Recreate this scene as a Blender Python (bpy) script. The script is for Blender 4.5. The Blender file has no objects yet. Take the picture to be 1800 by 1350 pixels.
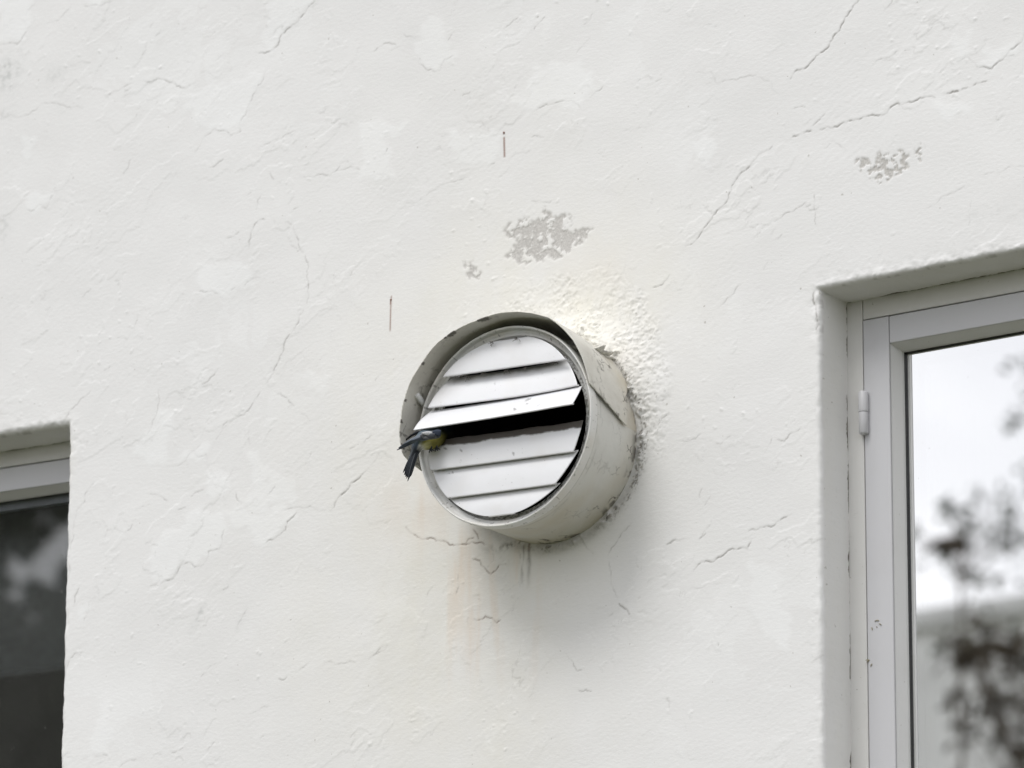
import bpy, bmesh, math, random
import numpy as np
from mathutils import Vector, Matrix

random.seed(7)
RNG = np.random.default_rng(11)
SC = bpy.context.scene
COL = SC.collection

# ------------------------------------------------------------------ camera
R_V = 0.125                      # vent radius (m)
L_V = 0.111                      # how far the vent stands out of the wall
VZ = 3.50                        # height of the vent axis
F_PX = 10300.0                   # focal length in pixels of an 1800 wide picture
S_PX = 182.3 / R_V               # pixels per metre at the vent
YAW, PITCH, ROLL = math.radians(33.2), math.radians(16.6), math.radians(0.2)
fwd = Vector((-math.sin(YAW) * math.cos(PITCH), math.cos(YAW) * math.cos(PITCH), math.sin(PITCH)))
rgt = Vector((math.cos(YAW), math.sin(YAW), 0))
up = rgt.cross(fwd)
c_, s_ = math.cos(ROLL), math.sin(ROLL)
rgt, up = (rgt * c_ + up * s_), (up * c_ - rgt * s_)
DIST = F_PX / S_PX
P0 = Vector((0, -L_V, VZ))
CAM = P0 - DIST * (fwd + rgt * ((885.5 - 900) / F_PX) - up * ((748.6 - 675) / F_PX))
cd = bpy.data.cameras.new('camera')
cam = bpy.data.objects.new('camera', cd)
COL.objects.link(cam)
m3 = Matrix((rgt, up, -fwd)).transposed()
cam.matrix_world = Matrix.Translation(CAM) @ m3.to_4x4()
cd.sensor_width = 36
cd.lens = F_PX / 1800 * 36
cd.clip_start = 0.1
cd.clip_end = 2000
cd.dof.use_dof = True
cd.dof.focus_distance = DIST
cd.dof.aperture_fstop = 7.4
cd.dof.aperture_blades = 7
SC.camera = cam

def ray(px, py):
    return (fwd + rgt * ((px - 900) / F_PX) - up * ((py - 675) / F_PX)).normalized()

def at(px, py, y=0.0):
    """pixel of the 1800x1350 photograph -> point of the plane at depth y"""
    d = ray(px, py)
    t = (y - CAM.y) / d.y
    return CAM + d * t

# ------------------------------------------------------------------ world, sun, exposure
SUN_EL, SUN_AZ = math.radians(56), math.radians(15)     # azimuth measured from straight in front of the wall towards the left
W = bpy.data.worlds.new('World')
SC.world = W
W.use_nodes = True
nt = W.node_tree
nt.nodes.clear()
def N(t, kind, **kw):
    n = t.nodes.new(kind)
    for k, v in kw.items():
        setattr(n, k, v)
    return n
wo = N(nt, 'ShaderNodeOutputWorld')
sky = N(nt, 'ShaderNodeTexSky', sky_type='NISHITA')
sky.sun_disc = False
sky.sun_elevation = SUN_EL
sky.sun_rotation = math.pi + SUN_AZ
bg1 = N(nt, 'ShaderNodeBackground'); bg1.inputs['Strength'].default_value = 0.12
nt.links.new(sky.outputs[0], bg1.inputs[0])
bg2 = N(nt, 'ShaderNodeBackground'); bg2.inputs['Strength'].default_value = 1.24
tc = N(nt, 'ShaderNodeTexCoord')
n1 = N(nt, 'ShaderNodeTexNoise'); n1.inputs['Scale'].default_value = 4.0; n1.inputs['Detail'].default_value = 7; n1.inputs['Distortion'].default_value = .4
nt.links.new(tc.outputs['Generated'], n1.inputs['Vector'])
r1 = N(nt, 'ShaderNodeValToRGB')
r1.color_ramp.elements[0].position = .34; r1.color_ramp.elements[0].color = (.64, .64, .675, 1)
r1.color_ramp.elements[1].position = .60; r1.color_ramp.elements[1].color = (1, .985, .99, 1)
nt.links.new(n1.outputs['Fac'], r1.inputs[0])
nt.links.new(r1.outputs[0], bg2.inputs[0])
mx = N(nt, 'ShaderNodeMixShader'); mx.inputs[0].default_value = .88
nt.links.new(bg1.outputs[0], mx.inputs[1]); nt.links.new(bg2.outputs[0], mx.inputs[2])
nt.links.new(mx.outputs[0], wo.inputs[0])

sd = bpy.data.lights.new('sun', 'SUN')
sd.energy = 1.5
sd.angle = math.radians(26)
sd.color = (1, .985, .95)
sun = bpy.data.objects.new('sun', sd); COL.objects.link(sun)
sdir = Vector((-math.sin(SUN_AZ) * math.cos(SUN_EL), -math.cos(SUN_AZ) * math.cos(SUN_EL), math.sin(SUN_EL)))
sun.rotation_euler = sdir.to_track_quat('Z', 'Y').to_euler()
sun.location = sdir * 30

SC.view_settings.view_transform = 'Standard'
SC.view_settings.look = 'None'
SC.view_settings.exposure = 0.30
SC.view_settings.gamma = 1
SC.view_settings.use_curve_mapping = False
SC.render.engine = 'CYCLES'

# ------------------------------------------------------------------ helpers
def link(name, me, mat=None, parent=None):
    o = bpy.data.objects.new(name, me)
    COL.objects.link(o)
    if mat is not None:
        me.materials.append(mat)
    if parent is not None:
        o.parent = parent
    return o

def mesh(name, V, F, mat=None, parent=None, smooth=False):
    me = bpy.data.meshes.new(name)
    me.from_pydata([tuple(v) for v in V], [], [tuple(f) for f in F])
    if smooth:
        me.polygons.foreach_set('use_smooth', np.ones(len(me.polygons), bool))
    me.update()
    return link(name, me, mat, parent)

def npmesh(name, V, Q, mat=None, parent=None, smooth=True, attrs=None):
    """fast quad mesh out of numpy arrays, with float point attributes"""
    me = bpy.data.meshes.new(name)
    V = np.asarray(V, np.float32); Q = np.asarray(Q, np.int32)
    me.vertices.add(len(V)); me.vertices.foreach_set('co', V.ravel())
    me.loops.add(Q.size); me.loops.foreach_set('vertex_index', Q.ravel())
    me.polygons.add(len(Q)); me.polygons.foreach_set('loop_start', np.arange(0, Q.size, 4, dtype=np.int32))
    me.update(calc_edges=True)
    if smooth:
        me.polygons.foreach_set('use_smooth', np.ones(len(Q), bool))
    for k, a in (attrs or {}).items():
        at_ = me.attributes.new(k, 'FLOAT', 'POINT')
        at_.data.foreach_set('value', np.asarray(a, np.float32).ravel())
    me.update()
    return link(name, me, mat, parent)

def empty(name, loc, label=None, cat=None, group=None):
    o = bpy.data.objects.new(name, None)
    COL.objects.link(o); o.location = loc
    o.empty_display_size = .05
    tag(o, label, cat, group)
    return o

def tag(o, label=None, cat=None, group=None, kind=None):
    for k, v in (('label', label), ('category', cat), ('group', group), ('kind', kind)):
        if v: o[k] = v
    return o

class MB:
    """collects boxes, tubes and lathes in one mesh"""
    def __init__(s): s.V = []; s.F = []
    def box(s, a, b):
        x0, y0, z0 = a; x1, y1, z1 = b; k = len(s.V)
        s.V += [(x0,y0,z0),(x1,y0,z0),(x1,y1,z0),(x0,y1,z0),(x0,y0,z1),(x1,y0,z1),(x1,y1,z1),(x0,y1,z1)]
        s.F += [tuple(k+i for i in f) for f in ((0,3,2,1),(4,5,6,7),(0,1,5,4),(1,2,6,5),(2,3,7,6),(3,0,4,7))]
    def prism(s, poly, y0, y1):          # poly in (x, z), extruded along y
        k = len(s.V); n = len(poly)
        s.V += [(x, y0, z) for x, z in poly] + [(x, y1, z) for x, z in poly]
        s.F += [tuple(k+i for i in range(n)), tuple(k+n+i for i in reversed(range(n)))]
        s.F += [(k+i, k+n+i, k+n+(i+1)%n, k+(i+1)%n) for i in range(n)]
    def tube(s, pts, rad, seg=8):
        k = len(s.V); pts = [Vector(p) for p in pts]
        rad = rad if isinstance(rad, (list, tuple)) else [rad]*len(pts)
        for i, p in enumerate(pts):
            d = (pts[min(i+1, len(pts)-1)] - pts[max(i-1, 0)]).normalized()
            u = d.orthogonal().normalized() if i == 0 else (u - d*u.dot(d)).normalized()
            v = d.cross(u)
            s.V += [tuple(p + (u*math.cos(2*math.pi*j/seg) + v*math.sin(2*math.pi*j/seg))*rad[i]) for j in range(seg)]
        for i in range(len(pts)-1):
            for j in range(seg):
                a = k+i*seg+j; b = k+i*seg+(j+1)%seg
                s.F.append((a, b, b+seg, a+seg))
        s.F.append(tuple(k+j for j in reversed(range(seg))))
        e = k+(len(pts)-1)*seg
        s.F.append(tuple(e+j for j in range(seg)))
    def build(s, name, mat=None, parent=None, smooth=False, bevel=0, matrix=None):
        V = s.V if matrix is None else [tuple(matrix @ Vector(v)) for v in s.V]
        o = mesh(name, V, s.F, mat, parent, smooth)
        if bevel:
            b = o.modifiers.new('bevel', 'BEVEL'); b.width = bevel; b.segments = 2; b.limit_method = 'ANGLE'
        return o

# ---- lattice noise, vectorised
class Noise2:
    def __init__(s, seed):
        r = np.random.default_rng(seed)
        a = r.uniform(0, 2*math.pi, (256, 256)); s.gx = np.cos(a).astype(np.float32); s.gy = np.sin(a).astype(np.float32)
    def __call__(s, x, y):
        xi = np.floor(x).astype(np.int32); yi = np.floor(y).astype(np.int32)
        xf = (x - xi).astype(np.float32); yf = (y - yi).astype(np.float32)
        u = xf*xf*xf*(xf*(xf*6-15)+10); v = yf*yf*yf*(yf*(yf*6-15)+10)
        x0 = xi & 255; x1 = (xi+1) & 255; y0 = yi & 255; y1 = (yi+1) & 255
        def g(ix, iy, dx, dy): return s.gx[ix, iy]*dx + s.gy[ix, iy]*dy
        a = g(x0,y0,xf,yf); b = g(x1,y0,xf-1,yf); c = g(x0,y1,xf,yf-1); d = g(x1,y1,xf-1,yf-1)
        return (a + u*(b-a)) + v*((c + u*(d-c)) - (a + u*(b-a)))
def fbm(seed, x, y, octv=4, gain=.5):
    t = 0; a = 1; f = 1
    for o in range(octv):
        t = t + a*Noise2(seed*31+o)(x*f + 17.3*o, y*f - 9.1*o); a *= gain; f *= 2.03
    return t
def sstep(a, b, x):
    t = np.clip((x-a)/(b-a), 0, 1); return t*t*(3-2*t)

# ---- material helper
class Mat:
    def __init__(s, name, rough=.7, spec=.3):
        s.m = bpy.data.materials.new(name); s.m.use_nodes = True
        s.t = s.m.node_tree; s.t.nodes.clear()
        s.out = N(s.t, 'ShaderNodeOutputMaterial'); s.b = N(s.t, 'ShaderNodeBsdfPrincipled')
        s.b.inputs['Roughness'].default_value = rough
        s.b.inputs['Specular IOR Level'].default_value = spec
        s.L(s.b.outputs[0], s.out.inputs[0])
        s.co = N(s.t, 'ShaderNodeTexCoord').outputs['Object']
    def L(s, a, b): s.t.links.new(a, b)
    def attr(s, name): return N(s.t, 'ShaderNodeAttribute', attribute_name=name).outputs['Fac']
    def noise(s, scale, detail=4, rough=.55, dist=0, vec=None, stretch=None):
        n = N(s.t, 'ShaderNodeTexNoise'); n.inputs['Scale'].default_value = scale; n.inputs['Detail'].default_value = detail
        n.inputs['Roughness'].default_value = rough; n.inputs['Distortion'].default_value = dist
        v = vec or s.co
        if stretch:
            mp = N(s.t, 'ShaderNodeMapping'); mp.inputs['Scale'].default_value = stretch; s.L(v, mp.inputs[0]); v = mp.outputs[0]
        s.L(v, n.inputs['Vector']); return n.outputs['Fac']
    def ramp(s, fac, stops):
        r = N(s.t, 'ShaderNodeValToRGB'); e = r.color_ramp.elements
        while len(e) < len(stops): e.new(.5)
        for el, (p, c) in zip(e, stops):
            el.position = p; el.color = (c, c, c, 1) if isinstance(c, (int, float)) else (*c, 1)
        s.L(fac, r.inputs[0]); return r.outputs[0]
    def mix(s, fac, a, b, blend='MIX'):
        n = N(s.t, 'ShaderNodeMix', data_type='RGBA', blend_type=blend)
        for v, i in ((fac, 0), (a, 6), (b, 7)):
            if hasattr(v, 'links') or isinstance(v, bpy.types.NodeSocket): s.L(v, n.inputs[i])
            elif i == 0: n.inputs[0].default_value = v
            else: n.inputs[i].default_value = (*v, 1)
        return n.outputs[2]
    def math(s, op, a, b=0.0, clamp=False):
        n = N(s.t, 'ShaderNodeMath', operation=op, use_clamp=clamp)
        for i, v in enumerate((a, b)):
            if isinstance(v, bpy.types.NodeSocket): s.L(v, n.inputs[i])
            else: n.inputs[i].default_value = v
        return n.outputs[0]
    def color(s, c):
        if isinstance(c, bpy.types.NodeSocket): s.L(c, s.b.inputs['Base Color'])
        else: s.b.inputs['Base Color'].default_value = (*c, 1)
    def bump(s, h, strength=.3, dist=.001):
        n = N(s.t, 'ShaderNodeBump'); n.inputs['Strength'].default_value = strength; n.inputs['Distance'].default_value = dist
        s.L(h, n.inputs['Height']); s.L(n.outputs[0], s.b.inputs['Normal'])

# ------------------------------------------------------------------ materials
m = Mat('painted_plaster', .85, .25)
big = m.noise(3.0, 5, .6); fine = m.noise(260, 4, .6); mid = m.noise(38, 6, .65)
c = m.mix(m.ramp(big, [(.3, 0), (.7, 1)]), (.745, .742, .738), (.785, .782, .778))
c = m.mix(m.math('MULTIPLY', m.attr('fresh'), .56), c, (.825, .83, .83))
c = m.mix(m.math('MULTIPLY', m.attr('stain'), m.ramp(mid, [(.25, .55), (.75, 1)])), c, (.72, .69, .58))
c = m.mix(m.math('MULTIPLY', m.attr('pink'), .8), c, (.70, .60, .50))
c = m.mix(m.attr('grey'), c, (.52, .53, .52))
c = m.mix(m.attr('bare'), c, m.mix(m.ramp(m.noise(420, 3), [(.35, 0), (.7, 1)]), (.47, .455, .435), (.62, .605, .58)))
c = m.mix(m.attr('crack'), c, (.16, .145, .125))
c = m.mix(m.attr('dirt'), c, m.mix(m.ramp(fine, [(.4, 0), (.65, 1)]), (.055, .05, .04), (.26, .235, .19)))
c = m.mix(m.attr('rust'), c, (.19, .065, .028))
specks = m.ramp(m.noise(150, 1, .4), [(.77, 0), (.80, 1)])
c = m.mix(m.math('MULTIPLY', specks, .5), c, (.35, .33, .29))
m.color(c)
m.bump(m.math('ADD', m.math('MULTIPLY', fine, .35), m.noise(120, 3, .6, 0, None, (1, 1, 2.2))), .42, .0006)
M_WALL = m.m

def paint(name, col, rough=.45, dirt=.25, attrs=False, spec=.4, tint=(.30, .27, .22)):
    m = Mat(name, rough, spec)
    n = m.noise(14, 6, .65); f = m.noise(220, 3, .6)
    c = m.mix(m.math('MULTIPLY', m.ramp(n, [(.5, 0), (.8, 1)]), dirt), col, tint)
    c = m.mix(m.math('MULTIPLY', m.ramp(f, [(.70, 0), (.76, 1)]), .55), c, (.20, .18, .15))
    if attrs:
        c = m.mix(m.attr('stain'), c, (.50, .42, .27))
        c = m.mix(m.attr('crack'), c, (.07, .06, .05))
    m.color(c); m.bump(m.noise(90, 4, .6), .25, .0006)
    return m.m
M_DUCT = paint('weathered_white_duct_paint', (.645, .64, .605), .5, .35, True)
M_HOOD = paint('flaking_cream_hood_paint', (.64, .63, .585), .6, .45, True)
M_RING = paint('white_enamelled_rim', (.74, .75, .75), .35, .25, True)
M_SLAT = paint('white_louvre_slat_paint', (.775, .78, .80), .32, .12, True)
M_FRAME = paint('white_window_frame_paint', (.64, .635, .62), .45, .12)
M_SASH = paint('white_sash_paint', (.54, .54, .56), .4, .08)
M_REC = paint('grey_white_glazing_bead_paint', (.66, .66, .66), .4, .1)

def simple(name, col, rough=.6, spec=.3, var=.3, scale=40, metal=0):
    m = Mat(name, rough, spec)
    n = m.ramp(m.noise(scale, 4), [(.3, 0), (.7, 1)])
    m.color(m.mix(n, tuple(v*(1-var) for v in col), tuple(min(1, v*(1+var)) for v in col)))
    m.b.inputs['Metallic'].default_value = metal
    m.bump(m.noise(scale*4, 3), .2, .0005)
    return m.m
M_DARK = simple('near_black_duct_interior', (.018, .017, .016), .9)
M_RUBBER = simple('black_rubber_gasket', (.02, .021, .022), .5)
M_SPACER = simple('grey_spacer_bar', (.35, .36, .37), .35, .5, .1)
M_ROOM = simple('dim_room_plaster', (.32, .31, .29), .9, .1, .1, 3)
M_BLIND = simple('dark_olive_roller_blind', (.30, .305, .29), .9, .1, .12, 60)
M_DUST = simple('grey_dust_fluff', (.16, .15, .135), .95, .1, .4, 300)
M_PALE = simple('pale_matte_surface', (.62, .62, .60), .9, .1, .1, 20)
M_MORTAR = simple('pale_mortar', (.60, .585, .53), .95, .1, .2, 300)

def glass(name, refl, tint, dust, dscale):
    m = bpy.data.materials.new(name); m.use_nodes = True; t = m.node_tree; t.nodes.clear()
    out = N(t, 'ShaderNodeOutputMaterial')
    tr = N(t, 'ShaderNodeBsdfTransparent'); tr.inputs[0].default_value = (*tint, 1)
    gl = N(t, 'ShaderNodeBsdfGlossy'); gl.inputs['Roughness'].default_value = 0.0
    gl.inputs[0].default_value = (1, 1, .985, 1)
    lw = N(t, 'ShaderNodeFresnel'); lw.inputs[0].default_value = 1.5
    ad = N(t, 'ShaderNodeMath', operation='ADD', use_clamp=True); t.links.new(lw.outputs[0], ad.inputs[0]); ad.inputs[1].default_value = refl
    mx = N(t, 'ShaderNodeMixShader'); t.links.new(ad.outputs[0], mx.inputs[0]); t.links.new(tr.outputs[0], mx.inputs[1]); t.links.new(gl.outputs[0], mx.inputs[2])
    df = N(t, 'ShaderNodeBsdfDiffuse'); df.inputs[0].default_value = (.45, .45, .42, 1)
    co = N(t, 'ShaderNodeTexCoord')
    n1 = N(t, 'ShaderNodeTexNoise'); n1.inputs['Scale'].default_value = dscale; n1.inputs['Detail'].default_value = 2
    n2 = N(t, 'ShaderNodeTexNoise'); n2.inputs['Scale'].default_value = 5; n2.inputs['Detail'].default_value = 6
    t.links.new(co.outputs['Object'], n1.inputs['Vector']); t.links.new(co.outputs['Object'], n2.inputs['Vector'])
    rp = N(t, 'ShaderNodeValToRGB'); rp.color_ramp.elements[0].position = .73; rp.color_ramp.elements[1].position = .77
    t.links.new(n1.outputs['Fac'], rp.inputs[0])
    ml = N(t, 'ShaderNodeMath', operation='MULTIPLY'); t.links.new(n2.outputs['Fac'], ml.inputs[0]); ml.inputs[1].default_value = dust
    ma = N(t, 'ShaderNodeMath', operation='MULTIPLY_ADD', use_clamp=True)
    t.links.new(rp.outputs[0], ma.inputs[0]); ma.inputs[1].default_value = .35; t.links.new(ml.outputs[0], ma.inputs[2])
    m2 = N(t, 'ShaderNodeMixShader'); t.links.new(ma.outputs[0], m2.inputs[0]); t.links.new(mx.outputs[0], m2.inputs[1]); t.links.new(df.outputs[0], m2.inputs[2])
    t.links.new(m2.outputs[0], out.inputs[0])
    return m
M_GLASS_R = glass('mirror_coated_glass', .76, (.88, .90, .90), .02, 260)
M_GLASS_RI = glass('inner_coated_glass', .36, (.85, .87, .87), .0, 260)
M_GLASS_L = glass('dusty_window_glass', .055, (.80, .82, .84), .10, 200)

# ------------------------------------------------------------------ house: the wall
HOUSE = empty('house', (0, 0, 0), 'white plastered house wall with cracked, peeling paint and two recessed windows', 'house')

# opening edges, traced on the wall plane
a = at(119, 757); b = at(104, 1350)                     # right edge of the left opening
def xl(z): return a.x + (b.x-a.x)*(z-a.z)/(b.z-a.z)
c1 = at(1440, 510); d1 = at(1447, 1350)                 # left edge of the right opening
def xr(z): return c1.x + (d1.x-c1.x)*(z-c1.z)/(d1.z-c1.z)
t0 = at(0, 766); t1 = at(119, 747)
t2 = at(1440, 509); t3 = at(1800, 437)
XL, XR = a.x, c1.x
def ztop(x):
    x = np.asarray(x, float)
    zl = t0.z + (t1.z-t0.z)*(x-t0.x)/(t1.x-t0.x); zr = t2.z + (t3.z-t2.z)*(x-t2.x)/(t3.x-t2.x)
    zl = np.where(x < t0.x, t0.z + (t1.z-t0.z)*(x-t0.x)/(t1.x-t0.x), zl)
    m_ = t1.z + (t2.z-t1.z)*(x-t1.x)/(t2.x-t1.x)
    return np.where(x <= t1.x, zl, np.where(x >= t2.x, zr, m_))
WW, WH = .92, 1.25
XLL, XRR = XL-WW, XR+WW
ZB = VZ + .06 - WH

GS = 0.00135
corn = [at(x, y) for x in (-60, 1860) for y in (-60, 1410)]
vx0 = min(p.x for p in corn); vx1 = max(p.x for p in corn); vz0 = min(p.z for p in corn); vz1 = max(p.z for p in corn)
def spread(a, b, n):        # coarse -> fine
    return a + (b-a)*(1-(1-np.linspace(0, 1, n, endpoint=False))**2.2)
def cols():
    segs = [spread(-5.0, XLL, 30)]
    segs.append(np.linspace(XLL, vx0, 8, endpoint=False))
    segs.append(np.linspace(vx0, XL, int((XL-vx0)/GS), endpoint=False))
    iL = sum(map(len, segs))
    segs.append(np.linspace(XL, XR, int((XR-XL)/GS), endpoint=False))
    iR = sum(map(len, segs))
    segs.append(np.linspace(XR, vx1, int((vx1-XR)/GS), endpoint=False))
    segs.append(np.linspace(vx1, XRR, 8, endpoint=False))
    iRR = sum(map(len, segs))
    segs.append((-spread(-4.6, -XRR, 30))[::-1] if False else XRR + (4.6-XRR)*np.linspace(0, 1, 30)**2.2)
    return np.concatenate(segs), 30, iL, iR, iRR
CX, iLL, iL, iR, iRR = cols()
ZT0 = float(ztop(XR))
segs = [spread(0.0, ZB, 20), np.linspace(ZB, vz0, 10, endpoint=False)]
segs.append(np.linspace(vz0, ZT0, int((ZT0-vz0)/GS), endpoint=False))
jT = sum(map(len, segs)); jB = 20
segs.append(np.linspace(ZT0, vz1, int((vz1-ZT0)/GS), endpoint=False))
segs.append(vz1 + (6.2-vz1)*np.linspace(0, 1, 24)**2.0)
CZ = np.concatenate(segs)
nx, nz = len(CX), len(CZ)
X, Z = np.meshgrid(CX, CZ, indexing='ij')
# rows bend to follow the opening heads
dzt = ztop(np.clip(X, vx0-.1, vx1+.1)) - ZT0
wz = np.where(Z > ZT0, np.clip(1-(Z-ZT0)/(vz1-ZT0), 0, 1), np.clip((Z-vz0+.0)/(ZT0-vz0), 0, 1))
Z = Z + dzt*wz
# columns bend to follow the jambs
wl = np.clip(1-np.abs(X-XL)/.30, 0, 1)*np.clip((Z-ZB)/.3, 0, 1); wr = np.clip(1-np.abs(X-XR)/.30, 0, 1)*np.clip((Z-ZB)/.3, 0, 1)
wob = .0012*fbm(3, Z*14, Z*0+.5, 4)
zc = np.clip(Z, vz0-.05, ZT0+.05)
X = X + wl*(xl(zc)-XL + wob) + wr*(xr(zc)-XR + .7*wob[:, :])
Z = Z + np.where(np.abs(Z-ztop(X)) < .02, 1, np.clip(1-np.abs(Z-ztop(X))/.1, 0, 1))*.0013*fbm(4, X*22, X*0+.5, 4)

# ---- relief
XX = X.astype(np.float32); ZZ = Z.astype(np.float32)
dense = (sstep(vx0-.05, vx0, XX)*sstep(-vx1-.05, -vx1, -XX)*sstep(vz0-.05, vz0, ZZ)*sstep(-vz1-.05, -vz1, -ZZ))
h = np.zeros_like(XX)
h += .0016*fbm(21, XX*5, ZZ*5, 3)
wx = .02*fbm(22, XX*9, ZZ*9, 3); wz_ = .02*fbm(23, XX*9, ZZ*9, 3)
# diagonal strokes of the brush and trowel
ca, sa = math.cos(math.radians(35)), math.sin(math.radians(35))
U = XX*ca + ZZ*sa; Vv = -XX*sa + ZZ*ca
h += .00008*fbm(24, U*60, Vv*190, 3)*(.4+1.2*sstep(-.1, .35, fbm(25, XX*6, ZZ*6, 3)))
h += .00009*fbm(26, XX*150, ZZ*380, 2)*sstep(0, .4, fbm(27, XX*5, ZZ*5, 3))
# old paint films: terraces with ragged edges that come and go
crk = np.zeros_like(XX)
for sd_, fr, st, th in ((30, 7, .00028, .0), (31, 13, .00024, .05), (32, 21, .00020, .12)):
    n = fbm(sd_, (U+wx)*fr*.75, (Vv+wz_)*fr*1.25, 6, .55)
    msk = sstep(th, th+.3, fbm(sd_+7, XX*6.5, ZZ*6.5, 3))
    e = sstep(.10, .125, n) 
    h += st*e*msk*(1-.6*sstep(.12, .5, n))
    edge = np.exp(-((n-.105)/.010)**2)*msk
    crk += .22*edge*sstep(.0, .4, fbm(sd_+9, XX*25, ZZ*25, 2))
# pimples
pim = fbm(40, XX*95, ZZ*95, 2)
h += .0006*sstep(.42, .75, pim)*sstep(.0, .35, fbm(41, XX*5, ZZ*5, 2))

crack = crk*dense*.8
fresh = .55*sstep(.10, .15, fbm(45, U*7+wx*30, Vv*9+wz_*30, 5, .55))*sstep(-.1, .3, fbm(46, XX*3, ZZ*3, 2)); bare = np.zeros_like(XX); rust = np.zeros_like(XX); dirt = np.zeros_like(XX); grey = np.zeros_like(XX)
REG = dict(A=(0,0,3), B=(600,0,3), C=(1200,0,3), D=(100,450,3), E=(100,900,3), F=(660,900,3), G=(1000,450,3), H=(1150,900,3), P=(0,0,1))
def wp(reg, pts):
    ox, oy, s = REG[reg]
    return [at(ox+x/s, oy+y/s) for x, y in pts]
def window_of(x0, x1, z0, z1, mg):
    i0 = max(0, np.searchsorted(CX, x0-mg)-8); i1 = min(nx, np.searchsorted(CX, x1+mg)+8)
    j0 = max(0, np.searchsorted(CZ, z0-mg-.04)-8); j1 = min(nz, np.searchsorted(CZ, z1+mg+.04)+8)
    return slice(i0, i1), slice(j0, j1)
prng = random.Random(5)
def jag(pts, it=3, amp=.16):
    P = [(p.x, p.z) for p in pts]
    for _ in range(it):
        Q = [P[0]]
        for (ax, az), (bx, bz) in zip(P, P[1:]):
            l = math.hypot(bx-ax, bz-az); o = prng.uniform(-amp, amp)*l
            Q += [((ax+bx)/2 - (bz-az)/l*o if l > 1e-6 else ax, (az+bz)/2 + (bx-ax)/l*o if l > 1e-6 else az), (bx, bz)]
        P = Q
    return P
def dist_poly(P, sl):
    x = XX[sl]; z = ZZ[sl]; D = np.full(x.shape, 9., np.float32); T = np.zeros(x.shape, np.float32); SGN = np.zeros(x.shape, np.float32)
    n = len(P)-1
    for k, ((ax, az), (bx, bz)) in enumerate(zip(P, P[1:])):
        ux, uz = bx-ax, bz-az; l2 = ux*ux+uz*uz+1e-12
        t = np.clip(((x-ax)*ux+(z-az)*uz)/l2, 0, 1)
        d = np.hypot(x-ax-t*ux, z-az-t*uz)
        q = d < D
        D[q] = d[q]; T[q] = ((k+t)/n)[q]; SGN[q] = (np.sign((x-ax)*uz-(z-az)*ux)/1)[q]
    return D, T, SGN
def add_crack(reg, w, pts, col=None, width=.00075):
    if len(pts) < 2: return
    P = jag(wp(reg, pts))
    xs = [p[0] for p in P]; zs = [p[1] for p in P]
    sl = window_of(min(xs), max(xs), min(zs), max(zs), .02)
    D, T, S = dist_poly(P, sl)
    vary = .28+.95*sstep(-.28, .28, fbm(51, XX[sl]*75, ZZ[sl]*75, 3))
    end = sstep(0, .12, T)*sstep(0, .12, 1-T) if len(pts) > 2 else 1
    end = .45+.55*end
    g = np.exp(-(D/(width*(.7+.5*w)))**2)*w*vary*end
    crack[sl] = np.maximum(crack[sl], np.clip(g*.60, 0, .9))  # painted colour: crack dirt plus the shade of grooves finer than the grid
    h[sl] -= .0006*np.exp(-(D/(width*1.1))**2)*min(w, 1)**1.5*end*vary
    # the paint film stands proud on the upper side of the crack and lifts at its edge
    zup = (S*1.0)
    side = np.exp(-(D/.006)**2)
    lift = .00018*w*side*end*(.3+.7*vary)
    h[sl] += np.where(S*np.sign((P[-1][0]-P[0][0]) or 1) < 0, lift, -.2*lift)
    if col == 'rust':
        rust[sl] = np.maximum(rust[sl], np.clip(g*.35, 0, .5))
def inside(poly, x, z):
    r = np.zeros(x.shape, bool); n = len(poly)
    for i in range(n):
        x0, z0 = poly[i]; x1, z1 = poly[(i+1) % n]
        cnd = ((z0 > z) != (z1 > z))
        with np.errstate(divide='ignore', invalid='ignore'):
            xi = (x1-x0)*(z-z0)/((z1-z0) or 1e-9)+x0
        r ^= cnd & (x < xi)
    return r
def blur(a, n):
    for _ in range(n):
        b = a.copy(); b[1:-1] = (a[:-2]+2*a[1:-1]+a[2:])/4
        a = b.copy(); a[:, 1:-1] = (b[:, :-2]+2*b[:, 1:-1]+b[:, 2:])/4
    return a
def patch(reg, pts, warp=.006, soft=2, w2=0):
    P = [(p.x, p.z) for p in wp(reg, pts)]
    xs = [p[0] for p in P]; zs = [p[1] for p in P]
    sl = window_of(min(xs), max(xs), min(zs), max(zs), .02)
    x = XX[sl] + warp*fbm(61, XX[sl]*40, ZZ[sl]*40, 4); z = ZZ[sl] + warp*fbm(62, XX[sl]*40, ZZ[sl]*40, 4)
    if w2: x = x + w2*fbm(63, XX[sl]*130, ZZ[sl]*130, 3); z = z + w2*fbm(64, XX[sl]*130, ZZ[sl]*130, 3)
    return sl, blur(inside(P, x, z).astype(np.float32), soft)

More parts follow.
